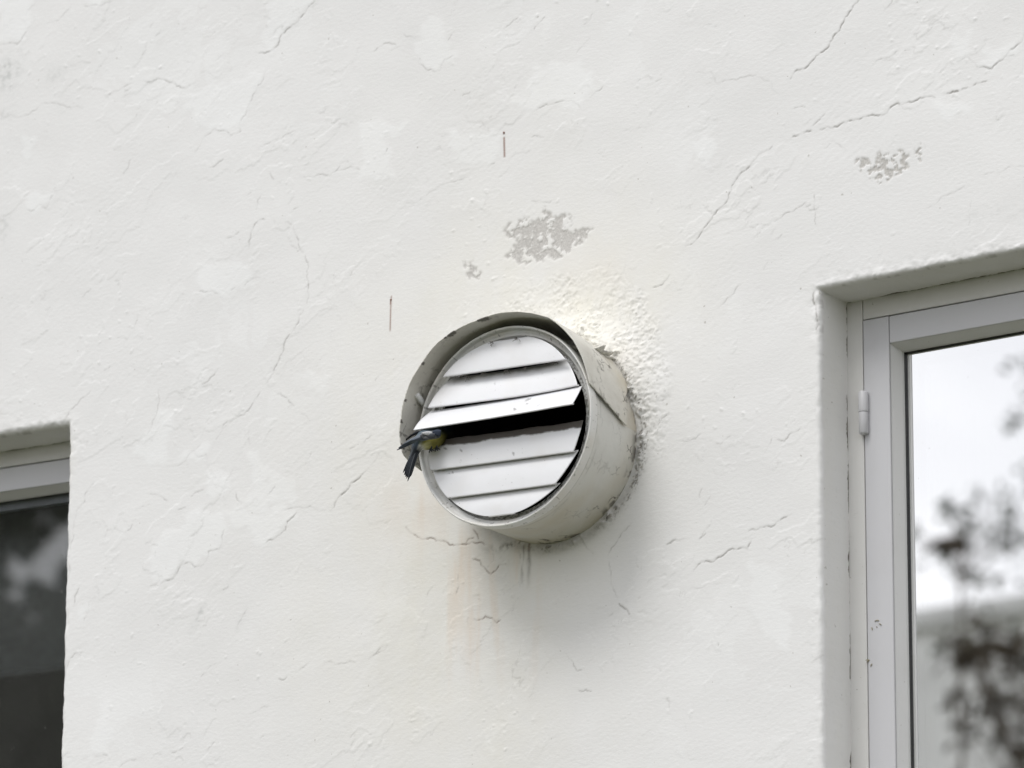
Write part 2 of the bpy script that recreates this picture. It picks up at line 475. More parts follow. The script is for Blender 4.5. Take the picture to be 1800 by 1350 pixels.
CR = {
'A': [(.5,[(0,238),(45,228),(90,235),(110,215),(130,180),(165,130)]),(.3,[(135,80),(160,40),(195,5)]),(.4,[(250,125),(300,110),(345,65),(375,25)]),
 (.4,[(430,25),(480,30),(530,30),(580,12),(620,0)]),(.85,[(1365,280),(1430,265),(1470,220),(1510,155),(1555,125),(1590,85),(1620,45),(1660,5)]),
 (.5,[(570,500),(620,480),(660,455),(700,440)]),(.6,[(750,430),(800,432),(840,415),(880,428),(930,455),(985,465),(1020,440)]),
 (.4,[(0,605),(60,605),(140,608),(190,580),(215,550),(270,543),(330,555),(380,570),(440,572)]),
 (.5,[(1400,380),(1360,450),(1325,530),(1300,590),(1270,640),(1260,670),(1270,695),(1225,715),(1180,690),(1130,680),(1090,715),(1060,760),(1030,805)]),
 (.4,[(1560,690),(1500,715),(1440,740),(1380,770)]),(.5,[(1580,930),(1640,932),(1700,920),(1740,930),(1770,905),(1800,865)]),
 (.5,[(145,1105),(175,1110),(215,1080),(240,1100),(265,1050),(280,1030)]),(.5,[(1385,1025),(1360,1060),(1350,1110)]),
 (.65,[(1400,1160),(1370,1160),(1340,1195),(1325,1240),(1315,1310)]),(.5,[(1425,915),(1445,945)]),(.5,[(1475,960),(1480,975)]),
 (.6,[(1515,1170),(1550,1210),(1575,1265),(1600,1330)]),(.4,[(690,640),(720,605)]),(.5,[(1110,885),(1180,840)]),(.4,[(650,915),(685,845)]),
 (.4,[(790,145),(805,125)]),(.4,[(820,190),(850,155)]),(.4,[(1200,1255),(1260,1225)]),(.4,[(1300,1030),(1325,1015)]),(.5,[(1550,1105),(1572,1095)])],
'B': [(.55,[(420,340),(450,368),(490,378),(520,370),(545,310),(590,292)]),(.4,[(560,215),(575,190),(598,165)]),(.5,[(160,270),(200,245),(250,225),(290,240)]),
 (.5,[(265,265),(295,250)]),(.4,[(330,182),(375,195)]),(.5,[(845,165),(885,130),(930,90)]),(.5,[(1015,155),(1070,90)]),(.3,[(1240,280),(1275,235),(1310,200)]),
 (.3,[(1275,130),(1310,105),(1325,70)]),(.4,[(640,505),(680,485)]),(.6,[(1030,580),(1080,550),(1130,543),(1190,535),(1230,540),(1260,570)]),
 (.5,[(1305,515),(1340,485),(1380,455)]),(.6,[(1005,725),(1035,718),(1070,722)]),(.6,[(900,825),(950,805),(1000,795)]),(.4,[(830,935),(885,880)]),
 (.4,[(500,990),(560,965),(620,950),(660,930)]),(.3,[(450,1030),(500,1000)]),(.3,[(345,1070),(420,1050)]),(.4,[(1560,430),(1600,405),(1635,405)]),
 (.3,[(1660,430),(1690,410)]),(.4,[(1000,1060),(1050,1055),(1100,1068),(1130,1050)]),(.4,[(0,862),(35,855)]),(.4,[(0,895),(95,895)]),(.6,[(230,810),(245,785)]),
 (.3,[(1485,690),(1570,675),(1620,650)]),(.5,[(785,870),(805,860)])],
'C': [(.8,[(15,1300),(90,1240),(150,1160)]),(.85,[(150,1160),(180,1110),(250,1010),(270,960),(300,920),(350,880),(390,830),(430,800),(470,770)]),
 (.9,[(580,720),(610,712)]),(.9,[(640,700),(675,690)]),(.95,[(720,680),(760,668),(780,675),(850,645),(900,635),(940,625),(1000,605),(1080,590),(1120,550),(1190,535),(1250,515),(1330,515)]),
 (1.3,[(1395,492),(1450,480)]),(.8,[(1470,470),(1500,460)]),(.9,[(1530,450),(1565,435),(1600,425)]),
 (.95,[(570,415),(605,370),(665,345),(720,285),(790,210),(830,160),(860,90),(900,30),(930,0)]),(.6,[(690,660),(750,600)]),(.4,[(1060,60),(1105,0)]),
 (.8,[(1565,355),(1630,362),(1690,310),(1750,250),(1800,180)]),(.4,[(1690,310),(1745,290)]),(.3,[(1410,330),(1500,300),(1540,330),(1565,355)]),
 (.6,[(1000,335),(1050,310),(1110,285),(1130,265)]),(.4,[(1170,265),(1215,250)]),
 (.35,[(80,380),(150,380),(180,440),(240,420),(330,405),(430,425),(470,440),(470,475),(550,495)]),(.5,[(590,570),(645,565)]),
 (.5,[(480,1165),(530,1135),(600,1100),(640,1075),(670,1060)]),(.5,[(695,1020),(697,1070),(700,1150),(705,1190)]),(.3,[(1290,1095),(1350,1060),(1410,1020),(1490,975)]),
 (.7,[(505,1255),(520,1240)]),(.3,[(740,785),(790,740),(830,770),(870,800)]),(.3,[(110,135),(150,130),(180,140)]),(.3,[(1520,1060),(1515,1160),(1505,1190)]),
 (.3,[(1560,920),(1640,905),(1700,895),(1760,880),(1800,875)])],
'D': [(.7,[(1310,0),(1318,80),(1325,150),(1328,220),(1320,260)]),(.7,[(1300,285),(1275,350),(1250,390),(1212,435),(1195,500),(1165,560),(1140,620),(1110,670)]),
 (.6,[(1070,720),(1030,780),(980,840),(915,880)]),(.5,[(220,140),(235,125)]),(.4,[(130,215),(175,175)]),(.4,[(250,605),(280,585)]),
 (.35,[(300,435),(370,440),(405,400),(412,360),(425,310)]),(.45,[(40,865),(75,810),(110,780),(155,740),(180,710)]),(.6,[(765,685),(800,660),(830,630),(848,600)]),
 (.4,[(625,775),(660,745),(715,755)]),(.4,[(535,710),(540,770),(525,840),(500,900),(480,940),(430,985)]),(.5,[(840,965),(900,870)]),
 (.3,[(570,1115),(650,1100),(700,1040),(760,990)]),(.5,[(1155,720),(1200,745),(1245,785)]),(.3,[(1290,830),(1335,870)]),(.5,[(750,190),(800,190),(850,200)]),
 (.5,[(990,160),(1030,120),(1070,115)]),(.4,[(920,180),(940,165)]),(1.0,[(1445,1340),(1470,1295),(1520,1245),(1550,1195),(1610,1150)]),(.3,[(1610,1150),(1700,1040)]),
 (.3,[(1305,1115),(1340,1040)]),(.5,[(1680,660),(1700,630)]),(.5,[(1545,1015),(1570,1005)]),(.4,[(1620,985),(1665,945)]),
 (.65,[(100,1350),(130,1310),(145,1290),(150,1250),(190,1200)]),(.6,[(490,1255),(530,1260),(590,1290)]),(.5,[(705,1270),(740,1245),(775,1230)]),
 (.4,[(410,1340),(470,1320),(490,1310)]),(.4,[(640,1340),(680,1325)]),(.5,[(945,1255),(975,1305)]),(.4,[(1120,1250),(1150,1215)]),
 (.45,[(1200,1340),(1240,1330),(1300,1335),(1350,1325),(1400,1340),(1445,1340)])],
'E': [(.65,[(495,390),(545,385),(560,370),(610,355),(640,310),(650,280),(705,268),(740,290),(775,275),(800,235),(800,210),(860,195),(872,130),(885,95)]),
 (.75,[(1105,160),(1150,145),(1205,95),(1215,50),(1265,0)]),(.45,[(100,10),(80,100),(70,200),(60,270),(50,360)]),(.6,[(90,485),(95,440),(115,400)]),
 (.4,[(140,575),(165,520),(165,480)]),(.5,[(290,70),(320,95),(360,110),(385,90),(400,40)]),(.9,[(880,410),(890,405)]),(.9,[(893,408),(905,388)]),
 (.4,[(945,625),(975,560),(1005,510)]),(.4,[(760,870),(800,820),(840,800)]),(.6,[(1170,880),(1200,885),(1215,865)]),(.5,[(1645,780),(1690,740),(1745,705)]),
 (.4,[(1410,790),(1470,805),(1530,795),(1580,800)]),(.4,[(1275,835),(1325,795)]),(.4,[(1020,1065),(1075,1035),(1115,1025)]),(.4,[(605,1270),(665,1245)]),
 (.4,[(800,1250),(830,1215)]),(.4,[(330,1345),(400,1310),(455,1290)]),(.4,[(510,1278),(550,1278)]),(.5,[(50,820),(70,770),(105,740)]),(.4,[(30,900),(45,830)]),
 (.4,[(385,800),(405,780)]),(.4,[(1070,1195),(1095,1180)]),(.4,[(1545,1200),(1570,1165)]),(.4,[(200,1295),(265,1285)])],
'F': [(.8,[(160,80),(200,115),(250,145),(320,153),(370,155),(420,175),(480,172),(540,165),(600,175)],'rust'),(.7,[(480,165),(490,145),(520,135)],'rust'),
 (.7,[(515,90),(540,120),(545,145)],'rust'),(.8,[(510,245),(550,255),(580,300),(610,330),(625,315),(650,285),(690,275)],'rust'),(.6,[(425,435),(440,390),(435,330)]),
 (.75,[(520,565),(550,570),(580,550),(610,560),(640,585),(660,570)],'rust'),(.4,[(487,590),(490,555)]),(.5,[(270,450),(300,400)]),
 (.5,[(1225,230),(1270,160),(1310,100),(1350,60)]),(.4,[(1230,260),(1240,340),(1255,410),(1280,460)]),(.9,[(1285,485),(1340,540)]),(.5,[(1225,550),(1250,535)]),
 (.6,[(1070,940),(1110,938),(1140,945)]),(.5,[(990,740),(1040,790),(1065,840),(1095,835)]),(.6,[(1535,175),(1580,145),(1630,140)]),
 (.4,[(1715,140),(1760,75)]),(.9,[(1540,985),(1550,1030)]),(.4,[(0,750),(65,705)]),(.6,[(1500,830),(1505,840)]),(.4,[(1375,240),(1385,290)]),(.4,[(1090,140),(1130,200),(1150,220)])],
'G': [(.9,[(445,165),(480,155),(510,130),(530,100)]),(.5,[(800,260),(860,205),(905,150)]),(.6,[(480,890),(520,840)]),(.5,[(600,975),(640,975),(695,940)]),
 (.3,[(720,965),(760,975)]),(.5,[(775,995),(830,970),(855,950)]),(.6,[(1090,965),(1140,975),(1185,930),(1220,910)]),(.4,[(1030,1045),(1070,960)]),
 (.5,[(715,1315),(745,1275)]),(.4,[(690,1275),(700,1230)]),(.4,[(1025,70),(1045,35)]),(.4,[(205,85),(215,50)]),
 (1.1,[(1290,190),(1300,260),(1302,330),(1305,405)])],
'H': [(.9,[(208,310),(265,262),(300,265),(360,230),(385,208),(440,197),(495,200),(515,145)]),(.8,[(500,100),(540,95),(590,75),(630,75),(660,45),(690,30),(720,15)]),
 (.6,[(65,175),(110,145),(160,140)]),(.5,[(240,140),(270,115)]),(.5,[(275,85),(295,70)]),(.8,[(335,690),(337,705)]),(1,[(65,990),(80,1000)]),
 (.7,[(30,830),(35,835)]),(.3,[(190,410),(250,400),(330,380)])],
}
for reg, lst in CR.items():
    for it in lst:
        add_crack(reg, it[0], it[1], it[2] if len(it) > 2 else None)
FRESH = {
'A': [[(0,0),(200,0),(150,80),(165,125),(110,225),(50,225),(0,238)],[(430,-30),(620,-30),(620,0),(560,28),(430,28)],[(1410,60),(1450,0),(1660,0),(1590,85),(1510,155),(1430,265),(1380,250),(1400,130)],
 [(1340,380),(1400,380),(1325,530),(1260,680),(1180,690),(1050,660),(960,590),(1040,480),(1150,440),(1290,410)],[(110,780),(170,710),(185,800),(160,860),(110,850)],[(140,1050),(280,1020),(240,1095),(150,1108)]],
'B': [[(470,70),(520,80),(530,140),(560,210),(590,290),(520,370),(450,368),(415,330),(400,200)],[(1010,350),(1240,320),(1350,450),(1260,570),(1100,545),(1040,580),(890,560),(1000,480)],
 [(100,650),(330,640),(340,680),(230,740),(280,830),(300,940),(110,950)],[(560,690),(860,700),(800,830),(700,890),(600,850)]],
'C': [[(40,760),(160,700),(180,790),(100,920)],[(1560,280),(1740,220),(1750,250),(1630,360),(1570,355)],[(1430,200),(1540,180),(1530,280),(1430,320)],[(1290,540),(1520,540),(1430,640),(1310,610)]],
'D': [[(740,60),(960,30),(1060,110),(1000,160),(900,220),(760,185)],[(540,800),(630,790),(570,1110),(520,1110),(390,1060),(430,990),(500,900)],[(780,1150),(920,1150),(880,1270),(800,1230)],
 [(1000,1030),(1085,1030),(1090,1160),(1270,1200),(1260,1330),(990,1330),(1030,1200)],[(590,1130),(700,1040),(790,985),(780,1060),(650,1110)],[(1290,620),(1450,650),(1440,740),(1350,750)]],
'E': [[(470,220),(720,0),(900,0),(870,190),(800,210),(770,280),(640,290),(600,355),(500,390)],[(900,0),(1260,0),(1200,95),(1100,160),(950,90)],[(230,1050),(275,1010),(300,1200),(270,1280),(200,1280),(190,1150)],[(130,480),(165,480),(160,540),(130,560)]],
'F': [[(590,1170),(640,1160),(630,1290),(590,1310)],[(625,930),(650,930),(640,1010)]],
'H': [[(510,290),(670,290),(690,520),(740,640),(700,750),(640,740),(540,600),(500,480)]],
}
for reg, lst in FRESH.items():
    for p in lst:
        sl, msk = patch(reg, p, .016, 5)
        fresh[sl] = np.maximum(fresh[sl], msk); h[sl] += .0002*msk
# bare plaster where the paint has flaked off
for pts, thr, fr, warp in (([(881,408),(900,393),(920,386),(944,384),(957,367),(970,380),(993,377),(1000,388),(995,398),(1007,406),(1046,400),(1037,417),(1015,435),(995,445),(970,455),(945,458),(925,465),(905,466),(888,452),(905,432),(912,412),(895,415)], -.22, 85, .009),
                           ([(1502,283),(1516,276),(1530,282),(1545,272),(1570,270),(1596,270),(1599,288),(1590,300),(1565,312),(1540,324),(1522,312),(1512,300)], -.02, 110, .010),
                           ([(1605,262),(1622,258),(1624,285),(1612,286)], .16, 110, .005),
                           ([(815,462),(828,458),(845,480),(842,492),(822,490)], -.25, 95, .006)):
    sl, msk = patch('P', pts, warp, 1, .0075)
    n = fbm(71, XX[sl]*fr, ZZ[sl]*fr, 4, .6)
    b_ = msk*sstep(thr-.06, thr+.06, n)
    bare[sl] = np.maximum(bare[sl], b_)
    h[sl] -= .0009*b_
    h[sl] += .00025*fbm(72, XX[sl]*400, ZZ[sl]*400, 2)*b_
# grey weathering at the far left and scuffs
for (px, py, rx, ry, tl, st) in ((12,130,26,30,0,.55),(100,130,22,16,.3,.28),(8,200,22,10,0,.35),(8,400,14,26,0,.35),(350,1083,7,26,.5,.45),(425,1090,6,22,.5,.22),(1730,375,40,16,.2,.15)):
    p = at(px, py); ex = rx/1218; ez = ry/1393
    sl = window_of(p.x-3*ex, p.x+3*ex, p.z-3*ez, p.z+3*ez, .01)
    dx, dz = XX[sl]-p.x, ZZ[sl]-p.z
    dx2 = dx - tl*dz
    g = np.exp(-(dx2/ex)**2-(dz/ez)**2)*(.35+sstep(-.1, .3, fbm(81, XX[sl]*120, ZZ[sl]*120, 4)))
    grey[sl] = np.maximum(grey[sl], np.clip(g*st, 0, .8))
# rust runs below the two nail heads
for (x0, y0, x1, y1, w, s) in ((886,242,886.6,275,.0010,.95),(885.6,233,885.8,235,.0010,.9),(688,521,686,581,.0008,.85),(687,528,686.8,535,.0009,.9),(1507,1053,1507,1054,.002,0)):
    if s == 0: continue
    p, q = at(x0, y0), at(x1, y1)
    sl = window_of(min(p.x, q.x), max(p.x, q.x), min(p.z, q.z), max(p.z, q.z), .01)
    D, T, _ = dist_poly([(p.x, p.z), (q.x, q.z)], sl)
    rust[sl] = np.maximum(rust[sl], s*np.exp(-(D/(w*1.1))**2))
p, q = at(886.4, 272), at(886.6, 275)
# vent surroundings
RX, RZ = XX, ZZ-VZ
rr = np.hypot(RX, RZ); ang = np.arctan2(RZ, RX)
rgh = np.zeros_like(XX)
sl, msk = patch('P', [(850,560),(905,520),(960,488),(1040,474),(1105,486),(1148,540),(1168,590),(1186,640),(1178,690),(1150,735),(1128,770),(1095,640),(1000,560)], .012, 10)
rgh[sl] = msk
rgh = np.maximum(rgh, sstep(.178, .15, rr)*sstep(.2, .8, np.cos(ang-math.radians(52))))
st_n = fbm(92, XX*120, ZZ*120, 5, .72)*(.5+1.1*sstep(-.35, .4, fbm(87, XX*28, ZZ*28, 3)))
h += rgh*(.0009*st_n + .0005*np.abs(fbm(93, XX*260, ZZ*260, 2)))
h += .003*rgh*sstep(.21, .13, rr)
# mortar fillet round the duct, thick at the upper right
coll = sstep(.190, .130, rr)*np.clip(.06+.94*sstep(.45, .97, np.cos(ang-math.radians(60))), 0, 1)
h += .011*coll**1.6*(1+.25*st_n)
seam = np.exp(-((rr-.128)/.005)**2)
low = sstep(-.25, .5, np.cos(ang-math.radians(-25)))
h += .005*seam*low*(.3+1.3*np.abs(fbm(94, XX*70, ZZ*70, 5, .65)))*sstep(-.25, .25, fbm(89, XX*26, ZZ*26, 3))
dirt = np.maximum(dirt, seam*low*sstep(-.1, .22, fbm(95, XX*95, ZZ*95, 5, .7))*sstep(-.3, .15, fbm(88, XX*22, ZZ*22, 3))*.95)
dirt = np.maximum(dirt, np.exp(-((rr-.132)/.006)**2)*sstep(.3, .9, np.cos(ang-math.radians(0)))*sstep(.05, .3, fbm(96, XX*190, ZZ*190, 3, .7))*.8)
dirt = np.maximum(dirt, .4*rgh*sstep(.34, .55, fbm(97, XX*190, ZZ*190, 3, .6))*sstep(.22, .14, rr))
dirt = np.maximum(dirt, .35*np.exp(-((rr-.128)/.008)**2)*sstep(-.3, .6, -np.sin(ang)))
# drip stain under the vent
for (px, py, py2, w, s) in ((924,957,1040,.0065,1.25),(815,0,0,0,0)):
    if not s: continue
    p, q = at(px, py), at(px+3, py2)
    sl = window_of(p.x-.03, p.x+.03, q.z, p.z, .02)
    t = (p.z-ZZ[sl])/(p.z-q.z)
    g = np.exp(-(np.abs(np.abs(XX[sl]-p.x)-w*.75)/(w*.5))**2)*.8 + .5*np.exp(-((XX[sl]-p.x)/w)**2)*sstep(.35, .0, t)
    g = g*sstep(-.08, .02, t)*sstep(1.1, .2, t)*sstep(-.45, .35, fbm(98, XX[sl]*160, ZZ[sl]*40, 3))
    dirt[sl] = np.maximum(dirt[sl], np.clip(s*g*.6, 0, .8))
    rust[sl] = np.maximum(rust[sl], .30*g*sstep(.3, 0, t))
p = at(905, 957)
g = np.exp(-((XX-p.x)/.03)**2-((ZZ-p.z)/.006)**2)*sstep(-.2, .3, fbm(99, XX*110, ZZ*110, 3))
dirt = np.maximum(dirt, .8*g)
# cream and pinkish staining
stain = np.zeros_like(XX)
def blob(px, py, rx, ry, s):
    p = at(px, py); return s*np.exp(-((XX-p.x)/(rx/1218))**2-((ZZ-p.z)/(ry/1393))**2)
stain += blob(990, 530, 220, 170, .55) + blob(760, 700, 260, 260, .28) + blob(850, 1120, 230, 330, .42) + blob(640, 1100, 260, 300, .16) + blob(1070, 620, 120, 140, .25)
stain += blob(840, 200, 280, 200, .10) + blob(1420, 640, 30, 300, .06) + blob(118, 810, 14, 60, .25) + blob(855, 1280, 40, 220, .12)
stain = np.clip(stain*(.75+.5*fbm(101, XX*12, ZZ*6, 4)), 0, .85)
pink = blob(735, 880, 70, 80, .42) + blob(830, 1010, 30, 90, .40) + blob(1040, 470, 60, 40, .12) + blob(1110, 650, 20, 40, .2)
def runs(px0, px1, py0, py1, st):
    a_, b_ = at(px0, py0), at(px1, py1)
    return st*sstep(a_.x-.01, a_.x+.02, XX)*sstep(-b_.x-.01, -b_.x+.02, -XX)*sstep(-a_.z-.004, -a_.z+.012, -ZZ)*sstep(b_.z, b_.z+.14, ZZ)*sstep(-.1, .5, fbm(103, XX*48, ZZ*5, 5))
pink = pink + runs(770, 960, 925, 1260, .55) + runs(700, 800, 850, 1050, .25)
pink = np.clip(pink*(.7+.9*fbm(102, XX*30, ZZ*12, 4)), 0, .7)
# arris of the openings: rounded, a little chipped
dL = np.where(ZZ < ztop(XX), XX-xl(np.clip(ZZ, ZB, 9)), 9); dL = np.where(dL < 0, 0, dL)
dLt = np.where((XX < XL+.0), np.abs(ZZ-ztop(XX)), 9)
dR = np.where(ZZ < ztop(XX), xr(np.clip(ZZ, ZB, 9))-XX, 9); dR = np.where(dR < 0, 0, dR)
dRt = np.where((XX > XR), np.abs(ZZ-ztop(XX)), 9)
cnL = np.hypot(np.maximum(XX-XL, 0), np.maximum(ZZ-ztop(XL), 0)); cnR = np.hypot(np.maximum(XR-XX, 0), np.maximum(ZZ-ztop(XR), 0))
for d, R_ in ((np.minimum(np.minimum(dL, dLt), np.where((XX >= XL-.001) & (ZZ >= ztop(XL)-.001), cnL, 9)), .009), (np.minimum(np.minimum(dR, dRt), np.where((XX <= XR+.001) & (ZZ >= ztop(XR)-.001), cnR, 9)), .006)):
    Rr = R_*(1+.5*fbm(111, XX*40, ZZ*40, 3))
    q_ = np.clip(1-d/Rr, 0, 1)
    h -= Rr*(1-np.sqrt(np.clip(1-q_*q_, 0, 1)))*(d < 1)
    h += (.0004+.0014*sstep(.10, .0, np.abs(ZZ-ztop(XX))))*np.exp(-(d/.012)**2)*fbm(112, XX*75, ZZ*75, 4)
    crack = np.maximum(crack, .35*np.exp(-(d/.002)**2)*sstep(.15, .02, np.abs(ZZ-ztop(XX)))*sstep(.1, .4, fbm(113, XX*70, ZZ*70, 3))*(d < 1))
h *= np.where(dense > 0, 1, 1)
fine_mask = np.clip(dense, 0, 1)
h = h*fine_mask
Y = -h
VIDX = np.arange(nx*nz).reshape(nx, nz)
keep = np.ones((nx-1, nz-1), bool)
keep[iLL:iL, jB:jT] = False
keep[iR:iRR, jB:jT] = False
# the hole of the duct
cxm = (X[:-1, :-1]+X[1:, 1:])/2; czm = (Z[:-1, :-1]+Z[1:, 1:])/2
keep &= ~(np.hypot(cxm, czm-VZ) < R_V*.95)
Q = np.stack([VIDX[:-1, :-1], VIDX[1:, :-1], VIDX[1:, 1:], VIDX[:-1, 1:]], -1)[keep]
VV = np.stack([X, Y, Z], -1).reshape(-1, 3)
AT = dict(crack=np.clip(crack, 0, 1), fresh=fresh, bare=bare, rust=rust, dirt=np.clip(dirt, 0, 1), grey=grey, stain=stain, pink=pink)
AT = {k: v.ravel() for k, v in AT.items()}
# reveals: the grid edge carried into the wall
REV = .0665
def reveal(ring):            # ring of vertex ids round an opening
    global VV, Q
    ring = np.array(ring); n = len(ring); base = VV[ring]
    K = 26; ys = 1-(1-np.linspace(0, 1, K+1)[1:])**1.7
    ids = [ring]; start = len(VV); newV = []
    nn = Noise2(120)
    s_ar = np.arange(n)*GS
    cen = base.mean(0)
    for k, t in enumerate(ys):
        P = base.copy(); y0 = base[:, 1]
        P[:, 1] = y0 + (REV - y0)*t
        d = .0009*fbm(121, s_ar*25 + 0*t, np.full(n, t*2.2), 3) + .00012*fbm(122, s_ar*160, np.full(n, t*12), 2)
        dirv = np.stack([np.sign(P[:, 0]-cen[0])*(np.abs(P[:, 0]-cen[0]) > WW/2-.03), np.zeros(n), np.sign(P[:, 2]-cen[2])*(np.abs(P[:, 2]-cen[2]) > WH/2-.09)], -1)
        P += dirv*d[:, None]*min(1, t*4)
        newV.append(P); ids.append(np.arange(start+k*n, start+(k+1)*n))
    VV = np.concatenate([VV]+newV)
    for k in range(K):
        a_, b_ = ids[k], ids[k+1]
        Q = np.concatenate([Q, np.stack([a_, b_, np.roll(b_, -1), np.roll(a_, -1)], -1)])
    m_ = n*K
    tt = np.repeat(ys, n); sx = np.tile(s_ar, K)
    z = np.zeros(m_)
    gn_ = fbm(123, sx*30, tt*1.5, 5, .65); gap = sstep(0, .012, .034+.075*gn_-(1-tt))*sstep(-.42, -.12, fbm(86, sx*9, tt, 2))
    ext = dict(crack=np.clip(.25*np.exp(-(tt/.05)**2)*sstep(.1, .4, fbm(124, sx*70, tt, 3)), 0, 1), fresh=z, bare=z, rust=z, dirt=np.clip(gap*.9, 0, .9), grey=z+.12*sstep(.3, .6, fbm(125, sx*90, tt*9, 2)),
               stain=.12+.12*fbm(126, sx*6, tt*2, 3), pink=z)
    for k_ in AT: AT[k_] = np.concatenate([AT[k_], ext[k_]])
def ring_of(i0, i1, j0, j1):
    r = [VIDX[i, j1] for i in range(i0, i1)] + [VIDX[i1, j] for j in range(j1, j0, -1)] + [VIDX[i, j0] for i in range(i1, i0, -1)] + [VIDX[i0, j] for j in range(j0, j1)]
    return r
reveal(ring_of(iLL, iL, jB, jT)); reveal(ring_of(iR, iRR, jB, jT))
WALL = npmesh('wall', VV, Q, M_WALL, HOUSE, True, AT)

for px, py in ((885.6, 233), (687, 527)):
    c_n = at(px, py, -.0006); mb = MB()
    mb.tube([c_n+Vector((0, .004, 0)), c_n+Vector((0, -.0004, 0)), c_n+Vector((0, -.0009, 0))], [.0011, .0011, .0006], 8)
    mb.build('nail', simple('rusty_nail_head', (.16, .07, .04), .8, .2, .4, 500) if 'rusty_nail_head' not in bpy.data.materials else bpy.data.materials['rusty_nail_head'], HOUSE, True)
# rest of the house body: rooms behind, side walls and roof
mb = MB()
mb.box((-5.0, .15, -.3), (4.6, .30, .0)); 
def shell(name, boxes, mat):
    mb = MB()
    for a_, b_ in boxes: mb.box(a_, b_)
    return mb.build(name, mat, HOUSE)
shell('side_wall', [((-5.2, 0.004, -.2), (-5.0, 6, 6.2))], M_PALE)
shell('side_wall', [((4.6, 0.004, -.2), (4.8, 6, 6.2))], M_PALE)
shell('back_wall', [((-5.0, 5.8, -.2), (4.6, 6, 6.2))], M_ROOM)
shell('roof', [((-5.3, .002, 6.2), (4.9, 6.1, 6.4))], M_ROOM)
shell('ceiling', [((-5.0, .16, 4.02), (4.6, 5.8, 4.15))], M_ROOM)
shell('room_floor', [((-5.0, .16, 1.3), (4.6, 5.8, 1.45))], M_ROOM)

